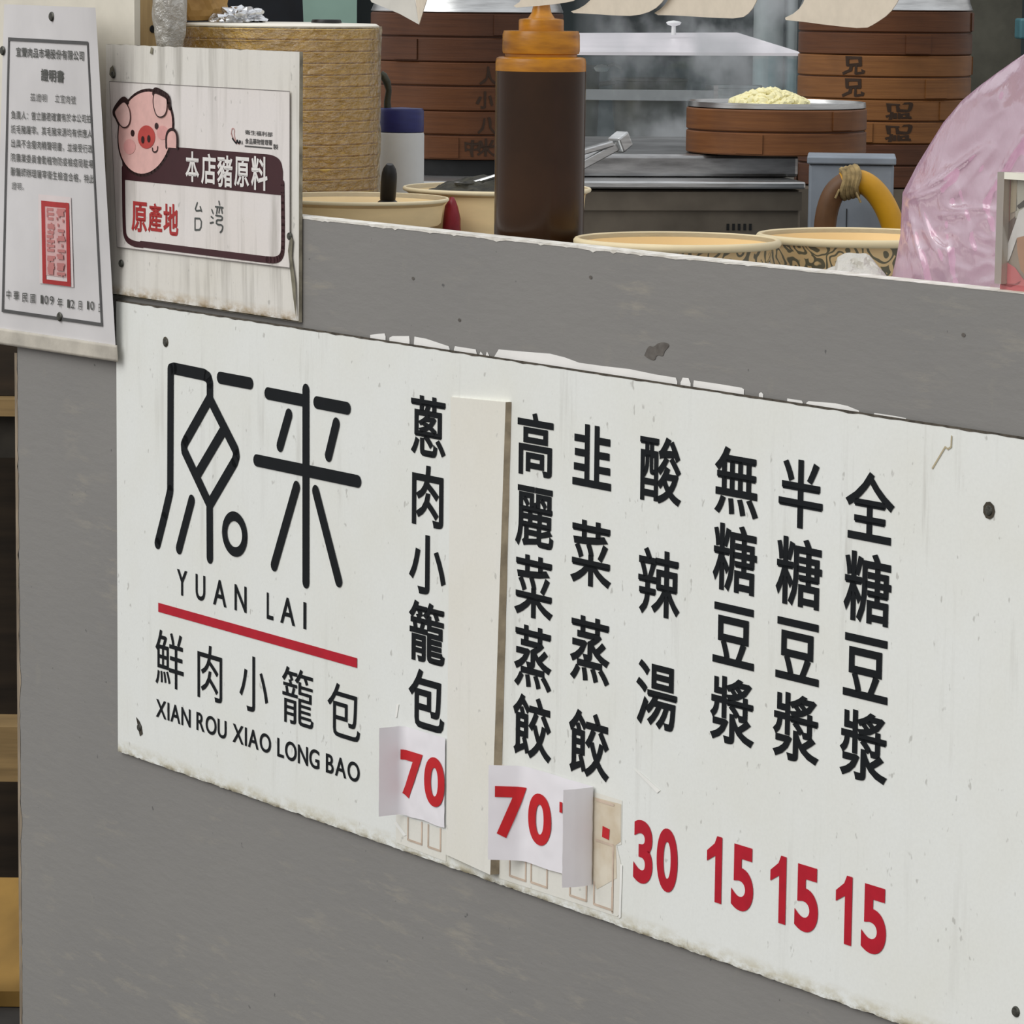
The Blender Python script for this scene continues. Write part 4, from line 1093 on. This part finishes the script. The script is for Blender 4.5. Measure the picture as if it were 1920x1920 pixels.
# left stack
YL = 4.20; kl = YL/F; pl_ = at(876, 20, YL); rl_ = 179*kl
zl = lambda py: at(876, py, YL-rl_).z
hl = (zl(24)-zl(300))/3
nm = ['bottom bamboo steamer of the left stack, behind the blue capped jar', 'middle bamboo steamer of the left stack', 'dark top bamboo steamer of the left stack under the steel lid']
lst = []
for i in range(3):
    lst.append(make_steamer('bamboo_steamer', nm[i], 'steamer', T((pl_.x, pl_.y, zl(300)+i*hl)), rl_, hl, (M_bam_mid, M_bam_mid, M_bam_dark)[i], 'bamboo steamers in the left stack', (4.35, 5.6, 3.9)[i]))
for e, zc, px, ch in ((lst[1], .72, 918, '人'), (lst[1], .22, 912, '小'), (lst[0], .70, 916, '八'), (lst[0], .25, 890, '中'), (lst[0], .25, 915, '米')):
    brand(e, rl_, ang_at(rl_, px, 876, YL), hl*zc, .020, .020, ch, False)
steel_lid(pl_.x, pl_.y, zl(300)+3*hl, rl_*.99, 'wide steel lid on top of the left bamboo stack')
stand = MB(); stand.lathe([(0, 0), (rl_*.96, 0), (rl_*.96, zl(300)-stz-.0085), (0, zl(300)-stz-.0085)], 48)
o = stand.build('steamer_base', M_dark, world=T((pl_.x, pl_.y, stz+.0078)), smooth=True, sharp=30)
tag(o, 'black round burner base under the left bamboo stack', 'burner')
o = MB().box(-.16, .16, -.14, .16, 0, zr(353)-.001).build('burner_cabinet', M_steel_dull, world=T((pr_.x+.02, pr_.y+.02, 0)))
tag(o, 'dark steel cabinet under the right bamboo stack', 'cabinet')
# single steamer with the minced garlic
Y1 = 4.15
for _ in range(30): Y1 += (1 if at(1456, 293, Y1*(1-168/F)).z > ZBED+.0012 else -1)*.05*.8**_
p1_ = at(1456, 207, Y1); r1 = 168*Y1/F; z1 = lambda py: at(1456, py, Y1-r1).z
h1 = z1(206)-z1(293)
one = make_steamer('bamboo_steamer', 'single low bamboo steamer holding pale minced garlic on a steel tray', 'steamer', T((p1_.x, p1_.y, z1(293))), r1, h1, M_bam_one, None, 4.2)
tray = MB(); tray.lathe([(r1*.99, .0), (r1*.985, .0055), (r1*.97, .0058), (r1*.96, .002), (0, .002)], 72)
tro = tray.build('steel_tray', M_steel, world=T((p1_.x, p1_.y, z1(206)+.0005)), smooth=True, sharp=30)
tag(tro, 'shallow round steel tray on top of the single steamer', 'tray')
gh = MB(); rs = random.Random(9)
pgx = at(1440, 190, Y1)
for k in range(240):
    a = rs.random()*2*PI; d = math.sqrt(rs.random()); rx = d*.042; hh_ = .0135*(1-d**1.6)
    s_ = .0030+rs.random()*.0030; q = Vector((rx*math.cos(a), rx*.9*math.sin(a), hh_+.002))
    for b in (crumple(s_, s_*.9, s_*.8, .35, 2, k, 1),): gh.add([(v[0]+q.x, v[1]+q.y, v[2]+q.z) for v in b.v], b.f)
gh.grid(heap(.043, .012, 0), 30, 8)
o = gh.build('minced_garlic', M_garlic, world=T((pgx.x, p1_.y-.01, z1(206)+.003)), smooth=True)
tag(o, 'heap of pale yellow minced garlic on the steel tray', 'garlic'); o['kind'] = 'stuff'
# tongs handle beside the sauce bottle
t0_, t1_ = at(1080, 322, 3.75), at(1172, 264, 3.80); tg = thing('steel_tongs', 'steel tongs with a square end reaching out from behind the sauce bottle', 'tongs', T(t0_))
dv = t1_-t0_
def bar(a, b, w_, h_):
    d = (b-a).normalized(); s = Vector((0, 0, 1)).cross(d).normalized(); u_ = d.cross(s)
    return [a+s*w_*i+u_*h_*j for i, j in ((-1,-1),(1,-1),(1,1),(-1,1))] + [b+s*w_*i+u_*h_*j for i, j in ((-1,-1),(1,-1),(1,1),(-1,1))]
BX = [(0,1,2,3),(4,7,6,5),(0,4,5,1),(1,5,6,2),(2,6,7,3),(3,7,4,0)]
bevel(MB().add(bar(Vector((-.03,.0,-.012)), dv, .006, .0045), BX).build('arm', M_steel, tg), .0012)
bevel(MB().add(bar(Vector((-.03,.0,.009)), dv*.72+Vector((0,0,.006)), .005, .0028), BX).build('arm', M_steel, tg), .0012)
bevel(MB().add(bar(dv*.80+Vector((0,0,.001)), dv*1.0+Vector((0,0,.003)), .0085, .0085), BX).build('end_block', M_steel, tg), .002)
MB().add(bar(Vector((-.1, .0, -.05)), Vector((-.03, 0, -.011)), .005, .004), BX).build('gripper', M_steel, tg)

# ------------------------------------------------------------------ glass case with pale lid and what stands in it
YC = 5.0; kc = YC/F
cl0, cl1 = at(1040, 97, YC), at(1497, 93, YC); zc_t = cl0.z; zc_b = at(1270, 312, YC).z; wcase = cl1.x-cl0.x; dep = .55
case = thing('glass_case', 'large clear glass display case with a pale pinkish lid, in the steam between the stacks', 'case', T((cl0.x, cl0.y, zc_b)))
Hc = zc_t-zc_b
zbk_ = at(1400, 61, YC+dep).z - zc_b
MB().add([(-.01,-.01,Hc),(wcase+.006,-.01,Hc+.002),(wcase-.05,dep,zbk_),(-.01,dep,zbk_-.004),(-.01,-.01,Hc-.004),(wcase+.006,-.01,Hc-.002),(wcase-.05,dep,zbk_-.006),(-.01,dep,zbk_-.010)],
         [(0,1,2,3),(7,6,5,4),(0,4,5,1),(1,5,6,2),(2,6,7,3),(3,7,4,0)]).build('lid', mat('pinkish_white_acrylic', (.90, .86, .90), .35, var=.06, scale=9, spec=.5), case)
def pane(mb, a, b, c, d): mb.add([a, b, c, d], [(0,1,2,3)])
gp = MB(); gp.box(0, wcase, 0, .004, 0, Hc-.006); gp.build('front_pane', M_glass, case)
gp = MB(); gp.box(wcase-.004, wcase, .006, dep-.02, 0, Hc-.008); gp.build('side_pane', M_glass, case)
gp = MB(); gp.box(-.0005, wcase*.66, -.006, -.001, at(1200,188,YC).z-zc_b, at(1200,168,YC).z-zc_b)
gp.build('door_rail', see_through('frosted_glass_rail', (.55, .60, .62), .45, .2, 0, 30, .3, .3), case)
pk = at(1342, 165, YC); MB().box(pk.x-cl0.x-.003, pk.x-cl0.x+.003, -.009, -.0065, pk.z-zc_b-.016, pk.z-zc_b+.004).build('rail_clip', M_steel, case)
kn = at(1263, 60, YC+.38); kt = at(1263, 45, YC+.38)
MB().lathe([(0, -.004), (.0035, -.004), (.003, kt.z-kn.z-.003), (.009, kt.z-kn.z-.001), (.011, kt.z-kn.z+.002), (.008, kt.z-kn.z+.004), (0, kt.z-kn.z+.005)], 24).build('lid_knob', mat('white_knob', (.85, .86, .86), .4), case, smooth=True).location = (kn.x-cl0.x, kn.y-cl0.y, kn.z-zc_b)
MB().box(-.02, wcase+.02, -.02, dep+.02, -.05, -.001).build('case_base', M_steel_dull, case)
MB().box(0, wcase, .006, dep, 0, .012).build('case_floor', M_dark, case)
bs = MB(); bs.box(cl0.x-.05, cl1.x+.05, cl0.y-.02, cl0.y+dep+.05, 0, zc_b-.051)
tag(bs.build('case_table', M_dark, world=T((0,0,0))), 'dark table carrying the glass case behind the stove', 'table')
# pots inside
def pot(px, py, Y, rpx, hpx, label, m):
    p = at(px, py, Y); r = rpx*Y/F; h = hpx*Y/F; zb = zc_b+.0125
    e = thing('steel_pot', label, 'pot', T((p.x, p.y, zb))); top = max(.06, p.z-zb)
    MB().lathe([(0, 0), (r*.75, 0), (r*.88, .01), (r*.97, top*.5), (r, top), (r*1.03, top+.001), (r*1.03, top+.004), (r*.98, top+.003), (r*.94, top*.5), (0, .006)], 48).build('pot_body', m, e, smooth=True)
    for s in (-1, 1): MB().tube([(s*r, -.02, top*.8), (s*(r+.02), -.015, top*.82), (s*(r+.02), .015, top*.82), (s*r, .02, top*.8)], .003, 8).build('handle', m, e, smooth=True)
    return e
pot(1375, 165, 5.30, 52, 60, 'round steel pot at the right end inside the glass case', M_steel)
pot(1218, 152, 5.34, 70, 60, 'wide steel pot in the middle of the glass case', M_steel_dull)
pot(1098, 128, 5.30, 26, 60, 'small steel pot at the left inside the glass case', M_steel_dull)
p = at(1128, 127, 5.12); lw_ = thing('highlight_ladle', 'ladle head inside the glass case near the sauce bottle, painted white for a spoon reflection', 'ladle', T(p))
MB().lathe([(0, -.006), (.008, -.005), (.011, 0), (.006, .004), (0, .005)], 20).build('ladle_bowl', mat('painted_highlight_white', (.86, .88, .90), .3, var=.03), lw_, smooth=True)  # white colour stands in for a bright reflection on a spoon
MB().tube([(.009, 0, .002), (.018, 0, .005), (.027, 0, -.001)], .0022, 8).build('handle', M_steel, lw_, smooth=True)
# pipes behind
YP = 5.75
for x0, x1, lb in ((1412, 1468, 'broad pale steel flue pipe behind the glass case'), (1472, 1494, 'thin pale pipe beside the broad flue behind the case')):
    p = at((x0+x1)/2, 100, YP); r = (x1-x0)/2*YP/F
    o = MB().lathe([(r, 0), (r, 2.4), (0, 2.4)], 32).build('flue_pipe', mat('pale_zinc_pipe', (.36, .42, .43), .45, .3, var=.2, scale=9), world=T((p.x, p.y, 0)), smooth=True, sharp=40)
    tag(o, lb, 'pipe')
# pillar at the right, teal box past it
pl0, pl1 = at(1815, 100, 5.6), at(1914, 100, 5.6)
o = MB().box(pl0.x, pl1.x, pl0.y, pl0.y+.2, 0, 2.5).build('pillar', mat('olive_concrete', (.085, .083, .064), .85, var=.22, scale=14, bmp=.3), world=T((0,0,0))); structure(o); o.name = 'wall_pillar'
p = at(1951, 52, 5.5); o = bevel(MB().box(-.03, .05, 0, .06, -.017, .013).build('teal_sign', mat('teal_plastic', (.06, .17, .20), .5), world=T(p)), .003)
tag(o, 'small teal box at the top right corner beside the pillar', 'box')
# back wall pieces at the top left: dark window, pale green sheet
w0, w1 = at(415, 20, 7.15), at(592, 20, 7.15)
o = MB().box(w0.x-.5, w1.x, w0.y-.02, w0.y, .8, 2.4).build('window_1', mat('dark_window_glass', (.006, .010, .016), .15, var=.2), world=T((0,0,0))); structure(o)
g0, g1 = at(583, 20, 7.0), at(669, 20, 7.0)
gm_ = MB().add([(g0.x,0,.9),(g1.x,0,.9),(g1.x,0,2.3),(g0.x-.06,0,2.3),(g0.x,.01,.9),(g1.x,.01,.9),(g1.x,.01,2.3),(g0.x-.06,.01,2.3)], BX)
o = gm_.build('green_board', mat('pale_green_board', (.26, .40, .34), .6, var=.1, scale=6), world=T((0, g0.y, 0))); tag(o, 'pale green upright board against the back wall', 'board')

# ------------------------------------------------------------------ steam
sv = MB(); s0_, s1_ = at(1075, 330, 4.62), at(1560, -60, 4.40)
sv.box(s0_.x, s1_.x, 4.56, 4.97, s0_.z, s1_.z)
sm_ = bpy.data.materials.new('steam'); sm_.use_nodes = True; n = sm_.node_tree; n.nodes.clear()
out = n.nodes.new('ShaderNodeOutputMaterial'); pv = n.nodes.new('ShaderNodeVolumePrincipled')
pv.inputs['Color'].default_value = (.93, .97, 1, 1); pv.inputs['Anisotropy'].default_value = .2
tcn = n.nodes.new('ShaderNodeTexCoord'); sp_ = n.nodes.new('ShaderNodeSeparateXYZ'); n.links.new(tcn.outputs['Generated'], sp_.inputs[0])
d1 = ramp(n, noise_(n, coords(n, (1, .18, .75), (.3, 0, .2)), 11, 5, .62), .47, .66)
fx = math_(n, 'MULTIPLY', ramp(n, sp_.outputs['X'], .0, .25), ramp(n, sp_.outputs['X'], .93, 1.0, 1, 0))
fx = math_(n, 'MULTIPLY', fx, ramp(n, sp_.outputs['X'], .2, .85, .45, 1.0))
fz = math_(n, 'MULTIPLY', ramp(n, sp_.outputs['Z'], 0, .25), ramp(n, sp_.outputs['Z'], .8, 1, 1, 0))
dn = math_(n, 'MULTIPLY', math_(n, 'MULTIPLY', math_(n, 'ADD', d1, .02), math_(n, 'MULTIPLY', fx, fz)), 8.5)
n.links.new(dn, pv.inputs['Density']); n.links.new(pv.outputs[0], out.inputs['Volume'])
o = sv.build('steam', sm_, world=T((0,0,0))); tag(o, 'white steam drifting in front of the glass case', 'steam'); o['kind'] = 'stuff'

# ================================================================== RIGHT FOREGROUND: bag, stand, tissue
OFFB = -.10
left = [(560,1662),(522,1671),(480,1680),(440,1688),(400,1690),(362,1692),(340,1704),(310,1720),(270,1743),(230,1768),(190,1802),(160,1838),(130,1880),(100,1922),(60,1965),(0,2005),(-80,2025)]
def lx(y):
    for (ya, xa), (yb, xb) in zip(left, left[1:]):
        if yb <= y <= ya: return xa + (xb-xa)*(ya-y)/(ya-yb)
    return left[-1][1]
pbag = thing('plastic_bag', 'translucent pink plastic bag hanging full at the right edge behind the counter', 'bag', T(on(1880, 520, OFFB)))
bo = on(1880, 520, OFFB)
ridges = [((1692,366),(1760,330),(1850,262),.010,9), ((1700,372),(1752,352),(1790,318),.008,8), ((1700,400),(1712,460),(1730,530),.006,9), ((1688,420),(1702,480),(1712,530),.005,7),
          ((1850,330),(1815,420),(1790,470),.005,10), ((1750,400),(1800,398),(1812,420),.006,7), ((1740,440),(1770,470),(1772,500),.006,7), ((1722,420),(1745,470),(1760,520),.007,9), ((1905,250),(1860,330),(1830,380),.005,9), ((1770,388),(1830,385),(1870,392),.005,6), ((1762,436),(1785,430),(1775,470),.005,6)]
def dseg(p, a, b):
    ax, ay = a; bx_, by_ = b; t_ = max(0, min(1, ((p[0]-ax)*(bx_-ax)+(p[1]-ay)*(by_-ay))/((bx_-ax)**2+(by_-ay)**2)))
    return math.hypot(p[0]-ax-(bx_-ax)*t_, p[1]-ay-(by_-ay)*t_), t_
def bagpt(a, b):                               # a around, b up
    y = 560 + (-80-560)*b; x0 = lx(y); x1 = 2110 - (2110-2040)*b**2
    if y < 60: x1 = max(x0+14, x1)
    cxm, hw_ = (x0+x1)/2, (x1-x0)/2
    th = 2*PI*a; px = cxm + hw_*math.cos(th)
    dpt = hw_*.34*math.sin(th)                 # + = towards the viewer
    base = on(px, y, OFFB)
    toward = Vector((0, -1, 0))
    extra = 0
    if math.sin(th) > -.05:
        for q in ridges:
            dd, tt = min(dseg((px, y), q[0], q[1]), dseg((px, y), q[1], q[2])); tl_ = max(0, min(1, ((px-q[0][0])*(q[2][0]-q[0][0])+(y-q[0][1])*(q[2][1]-q[0][1]))/((q[2][0]-q[0][0])**2+(q[2][1]-q[0][1])**2))); extra += .8*q[3]*math.sin(PI*min(1, .15+.85*tl_))**.8*math.exp(-(dd/q[4]))
        up_ = max(0, min(1, (400-y)/80))
        a1, c1_ = (px*.62-y*.78), (px*.78+y*.62)             # creases run up to the right in the upper half
        rg = lambda v: 1-min(1, abs(v)*2.6)
        extra += up_*.0035*rg(noise.noise((a1*.004, c1_*.017, 2)))*min(1, math.sin(th)*3+.2)
        extra += (1-up_)*(.003*rg(noise.noise((px*.026-y*.007, y*.005, 8))) + .0016*rg(noise.noise((px*.022, y*.026, 12))))
    nz = .0060*noise.noise((px*.014, y*.011, 1+math.sin(th))) + .0012*noise.noise((px*.05, y*.03, 4+math.sin(th)))
    return base + toward*(dpt*2.7/F*1.0 + extra + nz) - bo
m = MB(); m.grid(bagpt, 260, 170)
m.build('film', M_pink_bag, pbag, smooth=True, sharp=180)
kn_ = bagpt(.0, 1.0); kb = bagpt(.5, 1.0); kc_ = (kn_+kb)/2
MB().tube([kc_+Vector((0,0,-.01)), kc_+Vector((0,0,.05)), kc_+Vector((.01,0,.12)), kc_+Vector((.005,0,.2))], [.008, .006, .012, .004], 10).build('twisted_neck', M_pink_bag, pbag, smooth=True)

# acrylic stand with a photo card
sA, sB_ = uv(1873, 325, -.006), uv(1871, 545, -.006)
stn = thing('acrylic_stand', 'clear acrylic card stand with a photo insert on the counter at the right edge', 'card stand', fw(sA[0], .006, TOPV+.0040))
Hs = uv(1874, 322, -.006)[1]-TOPV-.004
# slightly thick clear block; its left edge shows as a pale bar
bevel(MB().box(0, .15, 0, .0035, 0, Hs).build('front_sheet', M_acrylic, stn), .0006)
MB().box(-.0005, .006, -.0008, .010, 0, Hs).build('side_edge', see_through('acrylic_edge', (.66, .60, .52), .35, .1, 0, 30, .3, .4), stn)
MB().box(.006, .15, -.0008, .010, Hs-.0045, Hs).build('top_edge', mat('bright_acrylic_edge', (.88, .86, .74), .2, var=.05), stn)
MB().box(-.001, .15, -.004, .012, -.003, -.0002).build('foot', M_acrylic, stn)
AX = lambda x, y, d=0: (uv(x, y, -.011)[0]-sA[0], .0050-d, uv(x, y, -.011)[1]-TOPV-.004)
def card_part(name, pts, col, d, par):
    mb = MB(); P = [AX(*p, d) for p in pts]
    tri = tessellate_polygon([[Vector((p[0], p[2], 0)) for p in P]]); mb.add(P, [tuple(t) for t in tri]); return mb.build(name, flat(name+'_print', col, .5), par)
insert = MB(); q = [AX(1884,334), AX(1990,345), AX(1990,560), AX(1880,548)]; insert.add(q, [(0,3,2,1)])
ins = insert.build('photo_card', flat('photo_background', (.30, .24, .20), .5), stn)
card_part('red_stripe', [(1884,335),(1896,337),(1893,425),(1881,425)], (.28, .055, .04), .0004, ins)
card_part('beige_stripe', [(1897,337),(1908,338),(1908,395),(1895,400)], (.34, .28, .20), .0004, ins)
card_part('grey_wall_print', [(1909,338),(1925,340),(1925,400),(1904,410),(1906,380)], (.42, .40, .36), .0004, ins)
card_part('shadow_print', [(1882,425),(1905,405),(1900,470),(1879,500)], (.10, .06, .05), .0005, ins)
card_part('hair_print', [(1908,386),(1925,372),(1925,386),(1912,392)], (.02, .015, .012), .0007, ins)
card_part('white_shirt_print', [(1904,420),(1912,396),(1930,384),(1930,440),(1908,446),(1897,478),(1892,490),(1880,492),(1890,460)], (.66, .64, .66), .0006, ins)
card_part('arm_print', [(1908,446),(1930,440),(1930,525),(1915,505),(1909,470)], (.42, .22, .13), .0008, ins)
card_part('pink_plate_print', [(1878,492),(1890,492),(1905,502),(1914,515),(1930,536),(1930,560),(1876,548)], (.55, .13, .15), .0007, ins)
card_part('plate_fold_print', [(1880,525),(1892,532),(1905,532),(1916,526),(1912,532),(1896,538),(1879,534)], (.28, .05, .06), .0010, ins)

# crumpled waxed paper on the ledge
p = on(1600, 512, -.060)
o = MB(); 
def wax(a, b):
    x = 1528+a*140; hpx = (math.sin(PI*min(1, a*1.02))**.7)*(52 if a > .3 else 34); y = 526 - b*hpx*(1+.25*noise.noise((a*5, b*3, 2)))
    q = on(x, y, -.055 - .035*b + .010*noise.noise((a*6, b*4, 6))); return q - p
o.grid(wax, 26, 10)
wx = solid(o.build('wax_paper', M_tissue, world=T(p)), .0006)
tag(wx, 'crumpled white wax paper in front of the right paisley bowl', 'paper')

# ================================================================== HANGING PAPER SLIPS AT THE TOP
M_slip = mat('cream_paper_slip', (.70, .62, .50), .8, var=.04, scale=120)
M_slip_white = mat('white_folded_paper', (.66, .64, .58), .8, var=.05, scale=60)
def hang(name, label, outline, mtl, group, curl=.0, off=.035):
    pts = smooth_path(outline, 1) if curl else outline
    ctr = on(sum(p[0] for p in outline)/len(outline), 0, off)
    x0 = min(p[0] for p in pts); x1 = max(p[0] for p in pts)
    def f(x, y):
        k = (x-x0)/(x1-x0); l = off + curl*.6*k; return on(x, y, l) - ctr
    mb = MB(); tri = tessellate_polygon([[Vector((p[0], p[1], 0)) for p in pts]])
    mb.add([f(*p) for p in pts], [tuple(t) for t in tri])
    o = mb.build(name, mtl, world=T(ctr)); solid(o, .0005); tag(o, label, 'paper slip', group); return o
G = 'paper slips hanging above the counter'
hang('hanging_slip', 'white paper edge hanging just above the sauce bottle nozzle', [(900,-190),(1115,-190),(1110,-40),(1084,0),(1050,7),(1000,12),(958,15),(980,0),(1000,-60)], M_slip, G, .012)
hang('hanging_slip', 'cream paper slip hanging right of the bottle nozzle', [(1130,-190),(1290,-190),(1285,-60),(1246,0),(1225,20),(1192,30),(1150,29),(1110,26),(1064,24),(1092,14),(1112,-4),(1132,-60)], M_slip, G, .012)
hang('hanging_slip', 'widest cream paper slip hanging above the round white lid knob', [(1300,-190),(1450,-190),(1445,-60),(1420,0),(1408,22),(1390,35),(1330,33),(1270,29),(1222,28),(1243,14),(1256,-4),(1290,-60)], M_slip, G, .012)
hang('hanging_slip', 'cream paper slip hanging in front of the right bamboo stack', [(1530,-190),(1720,-190),(1712,-60),(1686,0),(1668,26),(1640,45),(1622,54),(1560,48),(1500,40),(1465,37),(1495,22),(1510,0),(1526,-60)], M_slip, G, .012)
fo = hang('folded_slip', 'folded white paper corner hanging in front of the left bamboo stack', [(640,-190),(800,-190),(778,0),(786,46),(750,26),(697,4),(680,-30)], M_slip_white, G, 0, .030)
ff = MB(); cc0 = on(sum(p[0] for p in [(640,-190),(800,-190),(778,0),(786,46),(750,26),(697,4),(680,-30)])/7, 0, .030)
ff.add([on(778,-10,.031)-cc0, on(786,46,.031)-cc0, on(801,-2,.045)-cc0, on(806,-190,.045)-cc0, on(790,-190,.031)-cc0], [(0,1,2,3,4)])
solid(ff.build('fold', M_slip, fo), .0005)
ra, rb_ = loc(on(560, -190, .035)), loc(on(2100, -190, .035))
o = MB().tube([(0,0,0), (rb_.x-ra.x, 0, rb_.z-ra.z)], .006, 12).build('hanging_rail', M_steel_dull, world=fw(ra.x, ra.y+.010, ra.z+.004), smooth=True)
tag(o, 'thin steel rail carrying the paper slips over the counter', 'rail')

# ================================================================== LEFT GAP: wooden rack in the dark, ochre board on the floor
YG = 4.5
rk0 = at(-160, 700, YG); zz_ = lambda py: at(10, py, YG).z
rk = thing('wooden_rack', 'dark wooden rack with tan rails seen in the gap at the left edge', 'rack', T((rk0.x, YG, 0)))
M_tan = mat('tan_timber', (.34, .225, .095), .7, var=.2, scale=10, stretch=(.6, 1, 8)); M_dkw = mat('dark_brown_timber', (.040, .026, .014), .7, var=.3, scale=8, stretch=(.6, 1, 6))
W_ = at(90, 700, YG).x - rk0.x
MB().box(0, W_, .02, .05, zz_(745), zz_(560)).build('upper_panel', M_dkw, rk)
MB().box(0, W_, -.02, .05, zz_(777), zz_(746)).build('tan_rail', M_tan, rk)
MB().box(0, W_, .0, .05, zz_(858), zz_(778)).build('lower_panel', mat('dim_grey_board', (.045, .038, .028), .7, var=.2), rk)
MB().box(0, W_, .20, .22, .15, zz_(858)).build('back_panel', M_dkw, rk)
MB().box(0, W_, -.02, .06, zz_(1459), zz_(1357)).build('tan_beam', M_tan, rk)
for x0 in (0, W_-.04): MB().box(x0, x0+.04, .05, .09, 0, zz_(560)).build('upright', M_dkw, rk)
gb0 = at(-60, 1640, 5.2); 
o = MB().box(-.5, .25, 0, 1.3, 0, .02).build('plank', mat('ochre_plank', (.42, .24, .055), .6, var=.25, scale=7, stretch=(1, .3, 1)), world=T((at(0,1800,4.9).x, 4.62, .001)))
tag(o, 'ochre wooden plank lying on the floor in the left gap', 'plank')
